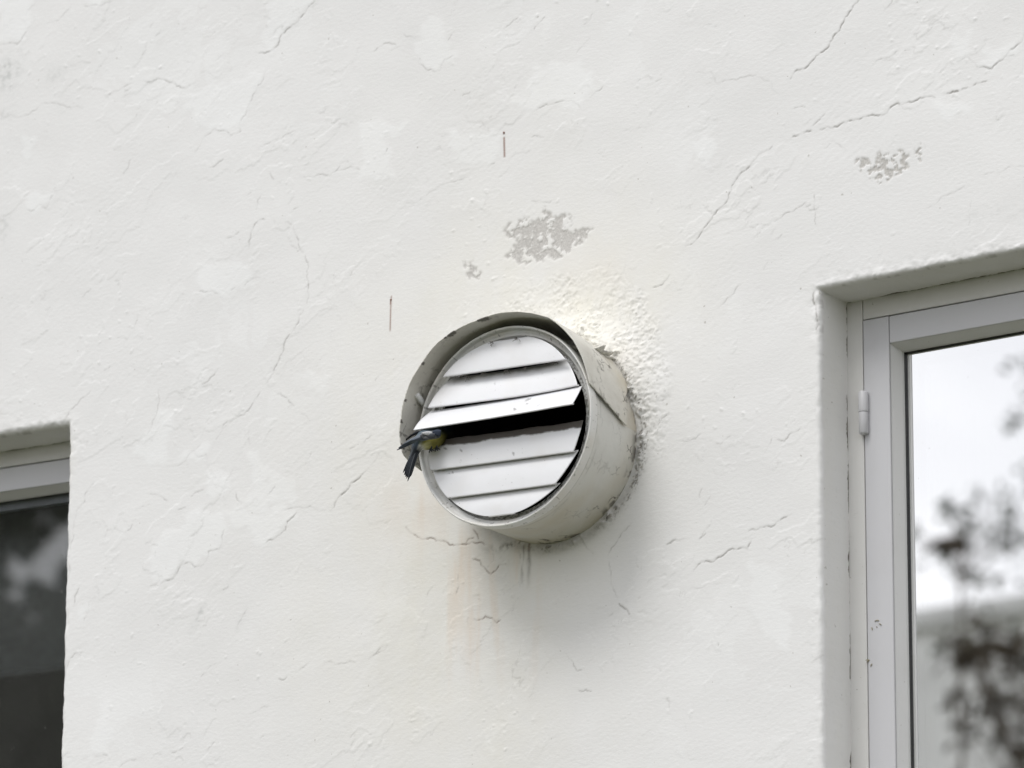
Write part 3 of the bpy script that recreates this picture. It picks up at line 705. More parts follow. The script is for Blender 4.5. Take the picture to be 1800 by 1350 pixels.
# ------------------------------------------------------------------ windows
def window(x0, x1, z0, z1, tilt, label, glass_o, glass_i, hinge_left, ft=.019, fs=.0182, st=.034, ss=.0355, blind=None, light_sheet=False):
    """x0..x1, z0..z1: the opening on the frame plane; tilt turns the frame a little about its top corner"""
    px = x0 if hinge_left else x1
    T = Matrix.Translation((px, 0, z1)) @ Matrix.Rotation(tilt, 4, 'Y') @ Matrix.Translation((-px, 0, -z1))
    y0 = REV-.001
    f = MB(); e = .03                       # frame runs behind the plaster
    f.box((x0-e, y0, z0-e), (x0+fs, y0+.075, z1+e)); f.box((x1-fs, y0, z0-e), (x1+e, y0+.075, z1+e))
    f.box((x0+fs+.0006, y0+.0006, z1-ft), (x1-fs-.0006, y0+.074, z1+e)); f.box((x0+fs+.0006, y0+.0006, z0-e), (x1-fs-.0006, y0+.074, z0+ft))
    win = f.build('window', M_FRAME, HOUSE, bevel=.0012, matrix=T)
    win['label'] = label
    # sash: stiles over rails, chamfered towards the glass
    g = .0016; sx0, sx1, sz0, sz1 = x0+fs+g, x1-fs-g, z0+ft+g, z1-ft-g
    ys = y0-.0015; yd = ys+.036; ch = .0065; cd_ = .019
    gx0, gx1, gz0, gz1 = sx0+ss, sx1-ss, sz0+st, sz1-st
    s_ = MB()
    s_.box((sx0, ys, sz0), (gx0-.0003, yd+.018, sz1)); s_.box((gx1+.0003, ys, sz0), (sx1, yd+.018, sz1))
    s_.box((gx0+.0003, ys+.0004, gz1), (gx1-.0003, yd+.018, sz1-.0002)); s_.box((gx0+.0003, ys+.0004, sz0+.0002), (gx1-.0003, yd+.018, gz0))
    s_.build('sash', M_SASH, win, bevel=.0011, matrix=T)
    # glazing bead: a sloping strip all round
    r = MB(); k = 0
    o_ = [(gx0, gz0), (gx1, gz0), (gx1, gz1), (gx0, gz1)]; i_ = [(gx0+ch, gz0+ch), (gx1-ch, gz0+ch), (gx1-ch, gz1-ch), (gx0+ch, gz1-ch)]
    r.V = [(x, ys+.003, z) for x, z in o_] + [(x, ys+cd_, z) for x, z in i_] + [(x, ys+cd_+.006, z) for x, z in i_] + [(x, ys+cd_+.006, z) for x, z in o_]
    for a_ in range(4):
        b_ = (a_+1) % 4
        r.F += [(a_, b_, 4+b_, 4+a_), (4+a_, 4+b_, 8+b_, 8+a_), (8+a_, 8+b_, 12+b_, 12+a_)]
    r.build('glazing_bead', M_REC, win, matrix=T)
    # gasket, two panes and the spacer between them
    yg = ys+cd_+.0065
    def frame_ring(w0, w1, ya, yb):
        q = MB()
        a0, a1, b0, b1 = gx0+w0, gx1-w0, gz0+w0, gz1-w0
        c0, c1_, d0, d1_ = gx0+w1, gx1-w1, gz0+w1, gz1-w1
        q.box((a0, ya, b0), (c0, yb, b1)); q.box((c1_, ya, b0), (a1, yb, b1)); q.box((c0, ya, d1_), (c1_, yb, b1)); q.box((c0, ya, b0), (c1_, yb, d0))
        return q
    frame_ring(ch-.0045, ch+.0006, yg-.0008, yg+.0025).build('gasket', M_RUBBER, win, matrix=T)
    frame_ring(ch-.004, ch+.010, yg+.0070, yg+.0170).build('spacer_bar', M_SPACER, win, matrix=T)
    q = MB(); q.box((gx0+.001, yg+.0027, gz0+.001), (gx1-.001, yg+.0030, gz1-.001))
    # single sheets keep the reflection clean
    def sheet(y): 
        mbs = MB(); mbs.V = [(gx0+.001, y, gz0+.001), (gx1-.001, y, gz0+.001), (gx1-.001, y, gz1-.001), (gx0+.001, y, gz1-.001)]; mbs.F = [(0, 1, 2, 3)]; return mbs
    sheet(yg+.0030).build('pane', glass_o, win, matrix=T)
    sheet(yg+.0185).build('pane', glass_i, win, matrix=T)
    if light_sheet:  # pale sheet added behind the glass to lighten the dark reflections
        cu = MB(); n_ = 160; yy = yg+.11
        for i_ in range(n_+1):
            x_ = gx0-.02+(gx1-gx0+.04)*i_/n_; d_ = .010*math.sin(i_*.9)+.005*math.sin(i_*2.3+1)
            cu.V += [(x_, yy+d_, gz0-.02), (x_, yy+d_*.5, gz1+.03)]
        cu.F = [(2*i_, 2*i_+2, 2*i_+3, 2*i_+1) for i_ in range(n_)]
        cu.build('lightening_sheet', M_PALE, win, True, matrix=T)
    if blind:
        bl = MB(); bl.box((gx0-.02, yg+.09, blind), (gx1+.02, yg+.093, gz1+.06)); bl.tube([(gx0-.02, yg+.0915, blind), (gx1+.02, yg+.0915, blind)], .006, 8)
        bl.build('roller_blind', M_BLIND, win, matrix=T)
    return win, T, (sx0, ys, sz1)

pr = at(1492.5, 540.5, REV)          # inner corner of the right window on the frame plane
W2, T2, hp = window(pr.x+.0004, XRR, ZB, pr.z, math.radians(0.0), 'window with bright glass mirroring pale sky and trees', M_GLASS_R, M_GLASS_RI, True, light_sheet=True)
# hinge: two painted knuckles with a finial at each end
def hinge(px, py0, py1, win):
    a_, b_ = at(px, py0, REV-.006), at(px+1.0, py1, REV-.006)
    m1 = a_.lerp(b_, .485); m2 = a_.lerp(b_, .495)
    for p, q in ((a_, m1), (m2, b_)):
        t = MB(); r = .0062
        d = (q-p)
        t.tube([p, p+d*.03, p+d*.07, p+d*.97, q], [r*.55, r*.85, r, r, r*.97], 20) if p is a_ else t.tube([p, p+d*.03, p+d*.92, p+d*.97, q], [r*.93, r*.95, r*.95, r*.8, r*.45], 20)
        t.build('hinge_knuckle', M_SASH, win, True)
hinge(1517.5, 688, 764, W2)
def blister(px, py, w, hgt, seed, name, mat):
    c = at(px, py, REV-.0025); r_ = random.Random(seed); mb = MB()
    for k in range(5):
        a0_ = r_.uniform(0, 6.28); p = c + Vector((math.cos(a0_)*w, 0, math.sin(a0_)*hgt)); q = p + Vector((r_.uniform(-w, w), -.0006, r_.uniform(-hgt, hgt)))
        mb.tube([p, p.lerp(q, .5)+Vector((0, -.0008, .0004)), q], [.0004, .0006, .0003], 5)
    mb.build(name, mat, W2)
M_FLAKE = simple('dirty_cream_paint_flake', (.30, .27, .18), .8, .2, .4, 300)
blister(1538, 1098, .0055, .0045, 3, 'paint_flake', M_FLAKE); blister(1526, 1168, .004, .006, 4, 'paint_flake', M_FLAKE)
pl = at(119, 781.5, REV); pl0 = at(0, 799, REV)
tl = -math.atan2(pl.z-pl0.z, pl.x-pl0.x)
blz = at(60, 1190, REV+.12).z
W1, T1, _ = window(XLL, XL+.044, ZB, pl.z, tl*.9, 'window with dark glass and a faint cloud reflection', M_GLASS_L, M_GLASS_L, False, .021, .0225, .032, .0385, blind=blz)

# ------------------------------------------------------------------ the vent
VENT = empty('wall_vent', (0, 0, VZ), 'round white metal wall vent with broken louvre slats and a flaking hood', 'vent')
def dense_sleeve(name, Rf, a0f, a1f, y0f, y1f, na, nd, mat, crackn, seed, thick=0, edge_fn=None):
    """part of a cylinder wall: angle 0 = right, 90 = top; depth runs from the front edge (y0) back (y1)"""
    A = np.linspace(0, 1, na)[:, None]*np.ones((1, nd)); D = np.ones((na, 1))*np.linspace(0, 1, nd)[None]
    a0, a1 = a0f(D), a1f(D)
    ang = a0 + (a1-a0)*A
    y = y0f(ang) + (y1f(ang)-y0f(ang))*D
    R_ = Rf(ang, D)
    s = ang*R_V
    R_ = R_ + .0006*fbm(seed, s*22, y*22, 3) + .00012*fbm(seed+1, s*160, y*160, 2)
    ck = np.zeros_like(R_); stn = np.zeros_like(R_)
    ck, stn = crackn(ang, y, s, D)
    R_ = R_ - .0004*ck
    V = np.stack([R_*np.cos(ang), y, R_*np.sin(ang)], -1).reshape(-1, 3)
    I = np.arange(na*nd).reshape(na, nd)
    Qd = np.stack([I[:-1, :-1], I[1:, :-1], I[1:, 1:], I[:-1, 1:]], -1).reshape(-1, 4)
    o = npmesh(name, V, Qd, mat, VENT, True, dict(crack=ck, stain=stn))
    if thick:
        md = o.modifiers.new('thickness', 'SOLIDIFY'); md.thickness = thick; md.offset = 1
    return o
def vor_cracks(s, y, freq, width, seed):
    """distance to the border of irregular cells"""
    r = np.random.default_rng(seed)
    x = s*freq + .35*fbm(seed+2, s*freq*1.7, y*freq*1.7, 3); z = y*freq + .35*fbm(seed+3, s*freq*1.7, y*freq*1.7, 3)
    xi = np.floor(x).astype(int); zi = np.floor(z).astype(int)
    J = r.random((64, 64, 2)); f1 = np.full(x.shape, 9.); f2 = np.full(x.shape, 9.)
    for dx in (-1, 0, 1):
        for dz in (-1, 0, 1):
            j = J[(xi+dx) & 63, (zi+dz) & 63]
            d = np.hypot(xi+dx+j[..., 0]-x, zi+dz+j[..., 1]-z)
            f2 = np.where(d < f1, f1, np.where(d < f2, d, f2)); f1 = np.minimum(f1, d)
    return np.exp(-((f2-f1)/width)**2)
def duct_marks(ang, y, s, D):
    v = vor_cracks(s, y, 75, .085, 5)
    low = sstep(.3, .95, -np.sin(ang)); back = sstep(-.045, -.005, y)
    msk = np.clip(sstep(.12, .32, fbm(202, s*28, y*28, 3))*(.25+.6*low*sstep(.02, -.05, -y-.02) + .8*back), 0, 1)
    ck = v*msk*.95
    seam = sstep(-.016, -.001, y)*sstep(-.1, .2, fbm(203, s*60, y*60, 3))
    ck = np.maximum(ck, .75*seam*sstep(-.6, .1, np.cos(ang+.4)))
    # grooves by the front flange
    for yy in (-.094, -.084): ck = np.maximum(ck, .28*np.exp(-((y-yy)/.0008)**2)*sstep(-.2, .3, fbm(204, s*30, y*0+yy*90, 2)))
    stn = np.clip(.35*low*(.5+fbm(205, s*12, y*25, 3)) + .30*sstep(-.05, 0, y)*(.6+fbm(206, s*14, y*14, 3)) + .3*np.exp(-((s-.0)/.05)**2)*sstep(-.07, -.02, y), 0, .7)
    return ck, stn
def duct_R(ang, D):
    y = -.101 + .131*D
    return R_V*.972 + .0014*sstep(-.086, -.092, y) + .0010*np.exp(-((y+.081)/.0025)**2)*0
dense_sleeve('duct', duct_R, lambda D: 0*D, lambda D: 0*D+2*math.pi, lambda a_: -.1015+0*a_, lambda a_: .03+0*a_, 720, 130, M_DUCT, duct_marks, 210)

# hood: a sheet bent over the top, its right end lapping the duct
TH = np.radians([-8, 2, 12, 20, 40, 58, 76, 101, 126, 156, 178, 192, 205])
RF = np.array([1.008, 1.012, 1.02, 1.035, 1.105, 1.135, 1.10, 1.072, 1.105, 1.10, 1.092, 1.085, 1.08])*R_V
DF = np.array([.0, .0, .01, .02, .075, .13, .17, .19, .20, .20, .19, .15, .1])*R_V
def hood_R(ang, D):
    f = np.interp(ang, TH, RF)
    bk = np.interp(ang, np.radians([-8, 15, 60, 120, 180, 205]), np.array([1.006, 1.012, 1.05, 1.06, 1.055, 1.05])*R_V)
    return f + (bk-f)*D**1.2
def hood_y0(ang):
    y = -L_V - np.interp(ang, TH, DF)
    y = y + .05*sstep(math.radians(185), math.radians(197), ang)**2
    return y + (.0016*fbm(221, ang*5, ang*0+.3, 2)+.0008*fbm(229, ang*31, ang*0+.3, 3))*sstep(.6, 1.2, ang)
def hood_y1(ang):
    return np.interp(ang, np.radians([-8, 16, 24, 34, 195]), [-.034, -.030, -.014, .012, .012])
def hood_marks(ang, y, s, D):
    v = vor_cracks(s, y, 62, .08, 9)
    right = sstep(math.radians(75), math.radians(35), ang)
    msk = np.clip(sstep(.0, .28, fbm(222, s*26, y*26, 3))*(.25 + .75*right*sstep(-.125, -.04, y) + .5*sstep(math.radians(120), math.radians(175), ang)), 0, 1)
    ck = v*msk*.95
    chip = sstep(.22, .30, fbm(223, s*75, y*75, 4, .6))*sstep(math.radians(70), math.radians(20), ang)*sstep(-.11, -.05, y)
    ck = np.maximum(ck, .7*chip*sstep(.05, .4, fbm(224, s*22, y*22, 2)))
    chipf = np.zeros_like(ang)
    for a0_, w_, l_ in ((97, 3.0, .07), (99.5, 1.2, .04), (117, 2.6, .05), (121, .8, .03), (139, .9, .03), (160, .7, .03), (171, 1.0, .025), (184, 1.6, .05)):
        q_ = (np.degrees(ang)-a0_)/w_ + .5*fbm(227, ang*60, D*40, 3)
        chipf = np.maximum(chipf, sstep(1.1, .7, np.abs(q_))*sstep(l_*1.2, l_*.6, D+.02*fbm(228, ang*80, D*30, 3)))
    ck = np.maximum(ck, .85*chipf)
    stn = np.clip(.55*right*sstep(-.06, -.02, y)*(.5+fbm(226, s*18, y*18, 3)) + .08, 0, .7)
    return ck, stn
dense_sleeve('hood', hood_R, lambda D: np.radians(15-15*np.clip(D*1.05, 0, 1)), lambda D: np.radians(194+3*D), hood_y0, hood_y1, 620, 150, M_HOOD, hood_marks, 230, .0013)

def lathe(name, prof, na, mat, seed=300, smooth=True, dirtf=None):
    prof = np.array(prof)
    pts = []
    for (r0, y0), (r1, y1) in zip(prof[:-1], prof[1:]):
        for t in np.linspace(0, 1, 7, endpoint=False): pts.append((r0+(r1-r0)*t, y0+(y1-y0)*t))
    pts.append(tuple(prof[-1])); pts = np.array(pts)
    A = np.linspace(0, 2*math.pi, na, endpoint=False)[:, None]
    r = pts[None, :, 0] + .00025*fbm(seed, A*9, A*0+pts[None, :, 1]*30, 3); y = pts[None, :, 1]+.0003*fbm(seed+1, A*7, A*0+pts[None, :, 0]*30, 3)
    V = np.stack([r*np.cos(A), y, r*np.sin(A)], -1).reshape(-1, 3)
    k = len(pts); I = np.arange(na*k).reshape(na, k); I2 = np.roll(I, -1, 0)
    Qd = np.stack([I[:, :-1], I2[:, :-1], I2[:, 1:], I[:, 1:]], -1).reshape(-1, 4)
    s = A*R_V+0*y
    inner = sstep(.1145, .110, r)
    ck = np.clip(.75*inner*sstep(-.15, .3, fbm(seed+2, s*170, r*400, 3, .6)) + .5*sstep(.42, .52, fbm(seed+3, s*210, r*260+y*120, 2)), 0, .85)
    stn = np.clip(.15+.3*fbm(seed+4, s*20, r*50, 3), 0, .5)
    return npmesh(name, V, Qd, mat, VENT, smooth, dict(crack=ck, stain=stn))
lathe('rim', [(.1222,-.096),(.1243,-.0965),(.1250,-.100),(.1252,-.108),(.1246,-.1108),(.1234,-.1112),(.1222,-.1098),(.1206,-.1050),(.1175,-.1020),(.1150,-.1010),(.1142,-.0985),(.1138,-.0960),(.1128,-.0948),(.1075,-.0945),(.1068,-.0940),(.1066,-.0915)], 900, M_RING)
# inside of the duct, its deep shade painted near-black
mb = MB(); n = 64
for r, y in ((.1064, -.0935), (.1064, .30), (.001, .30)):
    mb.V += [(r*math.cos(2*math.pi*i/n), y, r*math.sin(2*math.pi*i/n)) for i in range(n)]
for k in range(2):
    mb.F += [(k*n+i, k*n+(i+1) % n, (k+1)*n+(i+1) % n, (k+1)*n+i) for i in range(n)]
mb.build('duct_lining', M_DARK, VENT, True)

# slats
PHI = math.radians(-2.1)
def slat(zt, zb, tilt, n0, RS, seed, cut_r=0.0, ragged=0.0, cx=0.0, roll=0.0, dust=.0, label=None, xr_in=0.0, hem=.0035, bend=0.0, twist=0.0):
    """a strip of the disc between heights zt and zb; turned about its upper edge by tilt, n0 = forward offset of the upper edge"""
    hgt = zt-zb; nu, nv = 120, 26
    u = np.linspace(-1, 1, nu)[:, None]; v = np.linspace(0, 1, nv)[None]
    zz = zt - v*hgt
    half = np.sqrt(np.clip(RS**2 - zz**2, 1e-6, None))
    x = cx + u*half
    x = np.where(u > 0, cx + u*(half - xr_in*(1-.5*v)), x) + 0*v
    zz = zz + 0*u
    if ragged:
        zz = zz - ragged*(.6+.9*fbm(seed+5, x*26+7.3, x*0+.37, 5, .6))*(1-v)**3
    drop = zt-zz
    fw = .0016*np.sin(v*math.pi)*1.0 + .0008*fbm(seed, x*12, zz*12, 2)*v
    # local frame turned by tilt
    tl_ = tilt + twist*u
    zl = zt - drop*np.cos(tl_); nl = n0 + drop*np.sin(tl_) + fw
    # hem turned back at the lower edge
    hz = [zl[:, -1:] - hem*.25, zl[:, -1:] - hem*.15, zl[:, -1:] + hem*.35]; hn = [nl[:, -1:] - hem*.15, nl[:, -1:] - hem*.9, nl[:, -1:] - hem*1.2]
    zl = np.concatenate([zl]+hz, 1); nl = np.concatenate([nl]+hn, 1); x = np.concatenate([x, x[:, -1:], x[:, -1:], x[:, -1:]], 1)
    if bend: zl = zl + bend*np.clip((x-cx+.01)/.11, 0, 1)**2
    if roll: zl = zl + (x-cx)*math.tan(roll)
    xr_, zr_ = x*math.cos(PHI)-zl*math.sin(PHI), x*math.sin(PHI)+zl*math.cos(PHI)
    k = nv+3
    V = np.stack([xr_, -L_V-nl+.004, zr_], -1).reshape(-1, 3)
    I = np.arange(nu*k).reshape(nu, k)
    Qd = np.stack([I[:-1, :-1], I[:-1, 1:], I[1:, 1:], I[1:, :-1]], -1).reshape(-1, 4)
    vv = np.concatenate([v+0*u, np.ones((nu, 3))], 1)
    ck = dust*sstep(.27, .21, vv+.07*fbm(seed+6, x*32+3.1, zl*20, 5, .6)) if dust > .9 else dust*sstep(.28, .0, vv+.10*fbm(seed+6, x*50, zl*50, 3))
    ck = np.maximum(ck, .55*sstep(.42, .50, fbm(seed+7, x*90, zl*90, 2))*sstep(.2, .4, fbm(seed+8, x*20, zl*20, 2)))
    ck[:, -1] = .5
    o = npmesh('slat', V, Qd, M_SLAT, VENT, True, dict(crack=np.clip(ck, 0, 1), stain=np.clip(.12*fbm(seed+9, x*25, zl*25, 3), 0, 1)))
    md = o.modifiers.new('thickness', 'SOLIDIFY'); md.thickness = .0009
    if label: o['label'] = label
    return o
slat(.1095, .0705, math.radians(13), .000, .1130, 401)
slat(.0725, .0318, math.radians(19), -.0055, .1125, 411, dust=.7, xr_in=.006, bend=.0045, twist=math.radians(-3))
slat(.0345, -.0072, math.radians(44), .000, .1150, 421, xr_in=.002, bend=.0015, roll=.016, label='white slat swung open over the bird')
slat(-.0050, -.0440, math.radians(8), .000, .1120, 431, dust=.97, ragged=.0012, xr_in=.001, label='white slat with a dirty upper edge below the gap')
slat(-.0415, -.0815, math.radians(9), -.0015, .1125, 441, bend=.0008)
slat(-.0785, -.1105, math.radians(8), -.002, .1120, 451)

# spacer bolt between hood and rim, mortar squeezed under the hood, fluff below the slats
mb = MB(); p, q = at(732, 693, -.119), at(749, 716, -.100)
p.z -= VZ; q.z -= VZ
mb.tube([p, p.lerp(q, .05), q], [.0030, .0036, .0036], 12); mb.build('spacer_bolt', M_RING, VENT, True)
def lump(name, c, rad, mat, seed, amp=.35, sub=3, fr=160, parent=VENT):
    bm = bmesh.new(); bmesh.ops.create_icosphere(bm, subdivisions=sub, radius=1)
    P = np.array([v.co[:] for v in bm.verts])
    n = fbm(seed, P[:, 0]*2.2+P[:, 2]*1.1, P[:, 1]*2.2-P[:, 2]*1.7, 4, .6)
    for v, k in zip(bm.verts, n):
        v.co = Vector((v.co.x*rad[0], v.co.y*rad[1], v.co.z*rad[2]))*(1+amp*float(k)*2) + Vector(c)
    me = bpy.data.meshes.new(name); bm.to_mesh(me); bm.free()
    for pl_ in me.polygons: pl_.use_smooth = True
    return link(name, me, mat, parent)
lump('mortar_filling', (.076, -.040, .094), (.022, .040, .009), M_MORTAR, 501, .5, 4)
def tuft(px, py, yy, seed):
    r = random.Random(seed); mb = MB(); c = at(px, py, yy); c.z -= VZ
    for _ in range(9):
        d = Vector((r.uniform(-1, 1), r.uniform(-1, .2), r.uniform(-1.2, .3))).normalized()
        l = r.uniform(.002, .006); b_ = c + Vector((r.uniform(-.002, .002), 0, r.uniform(-.001, .001)))
        mid = b_ + d*l*.6 + Vector((r.uniform(-.001, .001), 0, -.0006)); mb.tube([b_, mid, b_+d*l+Vector((r.uniform(-.001, .001), 0, -.001))], .00028, 4)
    mb.build('dust_tuft', M_DUST, VENT)
for i, (px, py, yy) in enumerate(((959, 638, -.110), (976, 636, -.110), (890, 649, -.111), (820, 661, -.112), (850, 655, -.112), (925, 643, -.111), (865, 601, -.113), (909, 595, -.113))):
    tuft(px, py, yy, i)

# ------------------------------------------------------------------ the bird
def zp(x, y, d): return at(660+x/5.625, 660+y/5.625, d)
m = Mat('bird_plumage', .8, .15)
a_ = N(m.t, 'ShaderNodeVertexColor', layer_name='plumage')
m.color(m.mix(m.ramp(m.noise(900, 3), [(.3, .25), (.7, 0)]), a_.outputs[0], (.02, .02, .02)))
m.bump(m.noise(1400, 3, .6, 0, None, (1, 1, 1)), .5, .0005)
M_BIRD = m.m
M_LEG = simple('slate_bird_leg', (.05, .055, .065), .6, .3, .2, 300)
BIRD = empty('bird', zp(520, 660, -.130), 'small blue tit with yellow belly and dark tail, squeezing under the open slat', 'bird')
bo = BIRD.location.copy()
def vcol(o, cols):
    at_ = o.data.color_attributes.new('plumage', 'FLOAT_COLOR', 'POINT')
    at_.data.foreach_set('color', np.array([(*c, 1) for c in cols], np.float32).ravel())
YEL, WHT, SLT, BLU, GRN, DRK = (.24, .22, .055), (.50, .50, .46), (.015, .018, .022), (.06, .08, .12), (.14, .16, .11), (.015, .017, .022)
# one continuous body: tail, rump, belly, breast, neck, head and beak
spine = [  # zoom x, y, depth, half width (side), half height (back-belly)
 (318, 1005, -.1395, .0020, .0026), (322, 985, -.1395, .0036, .0046), (332, 930, -.1385, .0044, .0058), (368, 820, -.1370, .0042, .0050), (396, 745, -.1355, .0055, .0050),
 (412, 700, -.1340, .0088, .0075), (444, 665, -.1315, .0125, .0108), (500, 637, -.1270, .0148, .0134), (555, 618, -.1200, .0150, .0138), (600, 600, -.1120, .0138, .0126),
 (640, 588, -.1030, .0112, .0106), (665, 580, -.0960, .0098, .0094), (690, 570, -.0880, .0104, .0100), (715, 560, -.0800, .0096, .0094), (735, 556, -.0740, .0066, .0064), (748, 554, -.0700, .0026, .0025), (765, 554, -.0650, .0006, .0006)]
pts = [zp(x, y, d) for x, y, d, _, _ in spine]
seg = 28; V = []; F = []; C = []
for i, p in enumerate(pts):
    d = (pts[min(i+1, len(pts)-1)]-pts[max(i-1, 0)]).normalized()
    side = d.cross(Vector((0, -.35, 1))).normalized()       # across the back
    upv = side.cross(d).normalized()
    w, hh = spine[i][3], spine[i][4]
    for j in range(seg):
        t = 2*math.pi*j/seg; cs, sn = math.cos(t), math.sin(t)
        ruf = 1+.05*random.uniform(-1, 1)*(1 if i > 4 else 0)
        V.append(tuple(p + side*(w*cs*ruf) + upv*(hh*sn*ruf) - bo))
        k = random.uniform(.7, 1.25)
        if i <= 4: cl = SLT if abs(sn) < .8 else (.09, .10, .11)
        elif i == 5: cl = WHT if sn < .3 else (.10, .13, .17)
        elif i <= 9:
            cl = YEL if sn < .15 else (GRN if sn < .6 else (.10, .13, .15))
            if i == 9: cl = tuple(.45*q for q in cl)  # breast front dimmed in colour for the shadow of the slat
            if i == 6 and sn < -.2: cl = (.50, .48, .25)
        elif i <= 14: cl = (.03, .04, .06) if sn > .2 else (.05, .05, .045)  # neck and head painted dark for the shade inside the gap
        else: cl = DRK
        C.append(tuple(c*k for c in cl))
for i in range(len(pts)-1):
    for j in range(seg):
        F.append((i*seg+j, i*seg+(j+1) % seg, (i+1)*seg+(j+1) % seg, (i+1)*seg+j))
F.append(tuple(reversed(range(seg)))); F.append(tuple((len(pts)-1)*seg+j for j in range(seg)))
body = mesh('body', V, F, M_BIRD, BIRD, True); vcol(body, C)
ss_ = body.modifiers.new('smooth', 'SUBSURF'); ss_.levels = 1; ss_.render_levels = 2
def feather(V, F, C, a_, b_, w, nrm, col, edge, bend=0.0, n=8):
    """one thin pointed blade from a_ to b_"""
    k = len(V); d = (b_-a_); s_ = d.cross(nrm).normalized()
    for i in range(n+1):
        t = i/n; ww = w*math.sin(math.pi*min(1, .28+.72*t*.98))**.7 if t < 1 else w*.12
        c_ = a_ + d*t + nrm*(bend*math.sin(t*math.pi))
        for q, cc in ((-1, edge), (-.55, col), (0, col), (.55, col), (1, edge)):
            V.append(tuple(c_ + s_*ww*q + nrm*(.0008*(1-q*q)) - bo)); C.append(cc)
    for i in range(n):
        for j in range(4):
            F.append((k+i*5+j, k+i*5+j+1, k+(i+1)*5+j+1, k+(i+1)*5+j))
def wing(sh, wr, tips, dep, nrm, grey):
    V, F, C = [], [], []
    for i, (tx, ty, td, rx, ry, w) in enumerate(tips):     # flight feathers
        feather(V, F, C, zp(rx, ry, dep-.0006*i), zp(tx, ty, td-.0006*i), w, nrm, grey[0], grey[1], .0006)
    for n_, (ax, ay, bx, by, w, col) in enumerate(sh):     # coverts
        feather(V, F, C, zp(ax, ay, dep-.0058-.0007*n_), zp(bx, by, dep-.0050-.0007*n_), w, nrm, col, tuple(c*1.4 for c in col), .0016, 6)
    o = mesh('wing', V, F, M_BIRD, BIRD, True); vcol(o, C)
    md = o.modifiers.new('thickness', 'SOLIDIFY'); md.thickness = .0005
    return o
nr = (CAM - bo).normalized()
G0, G1 = (.055, .065, .08), (.22, .25, .29)
wing([(640, 575, 470, 585, .0042, (.085, .09, .10)), (630, 590, 455, 612, .0040, (.10, .105, .115)), (560, 575, 440, 600, .0040, (.12, .125, .135)), (600, 600, 470, 622, .0030, (.13, .135, .14)), (645, 570, 560, 560, .0040, (.035, .045, .07)), (590, 592, 500, 606, .0030, (.07, .075, .085)), (560, 574, 452, 570, .0024, (.48, .49, .50))],
     None, [(212, 738, -.144, 470, 598, .0026), (228, 716, -.144, 480, 590, .0028), (262, 690, -.144, 490, 585, .0030), (300, 672, -.144, 500, 585, .0032), (330, 655, -.144, 510, 588, .0034), (352, 648, -.144, 520, 596, .0034), (375, 640, -.144, 540, 604, .0034)], -.1430, nr, (G0, G1))
wing([(520, 560, 420, 570, .0040, (.10, .12, .16))], None, [(285, 650, -.122, 400, 560, .0012), (300, 628, -.122, 420, 556, .0014), (330, 600, -.122, 440, 556, .0016)], -.1215, nr, (DRK, (.05, .055, .065)))
V, F, C = [], [], []
for k_, (tx, ty) in enumerate(((272, 962), (283, 985), (296, 1002), (306, 1020), (318, 1046))):
    feather(V, F, C, zp(392+6*k_, 742, -.1372), zp(tx, ty, -.1462-.0004*k_), .0024, nr, (.012, .015, .019), (.11, .12, .13) if k_ in (0, 4) else (.04, .045, .055), .0004)
tf = mesh('tail_feathers', V, F, M_BIRD, BIRD, True); vcol(tf, C)
md = tf.modifiers.new('thickness', 'SOLIDIFY'); md.thickness = .0004
# legs, each with toes hooked over the slat below
for (ax, ay, bx, by, dd) in ((545, 690, 548, 738, -.128), (590, 672, 606, 728, -.122)):
    mb = MB(); a1_, b1_ = zp(ax, ay, dd), zp(bx, by, dd+.003)
    mb.tube([a1_-bo, a1_.lerp(b1_, .5)+Vector((.001, 0, 0))-bo, b1_-bo], [.0024, .0013, .0013], 8)
    for ox, oy, oz in ((.0045, .001, -.0012), (.003, -.002, -.003), (-.001, -.002, -.0035), (-.003, .001, .0015)):
        e_ = b1_+Vector((ox, oy, oz)); mb.tube([b1_-bo, b1_.lerp(e_, .6)+Vector((0, -.0008, .0006))-bo, e_-bo], [.0012, .0010, .0005], 6)
    mb.build('leg', M_LEG, BIRD, True)

# ------------------------------------------------------------------ surroundings mirrored in the glass
m = Mat('grass_ground', .95, .1); n = m.noise(.6, 8, .7)
m.color(m.mix(m.ramp(n, [(.35, 0), (.65, 1)]), (.045, .052, .024), (.09, .09, .05)))
gme = mesh('ground', [(-300, -300, 0), (300, -300, 0), (300, 300, 0), (-300, 300, 0)], [(0, 1, 2, 3)], m.m); tag(gme, kind='structure')
M_BARK = simple('grey_brown_bark', (.10, .085, .07), .95, .1, .4, 6)
def leafm(name, a_, b_):
    m = Mat(name, .8, .1); oi = m.noise(1.2, 3)
    m.color(m.mix(m.ramp(oi, [(.35, 0), (.65, 1)]), a_, b_)); return m.m
M_LEAF = leafm('grey_green_leaves', (.045, .06, .035), (.09, .105, .07))
M_LEAFB = leafm('brown_autumn_leaves', (.055, .045, .03), (.10, .08, .055))
def mirrored(px, py, dist, yg=REV+.03):
    p = at(px, py, yg); d = ray(px, py); d = Vector((d.x, -d.y, d.z)); return p + d*dist
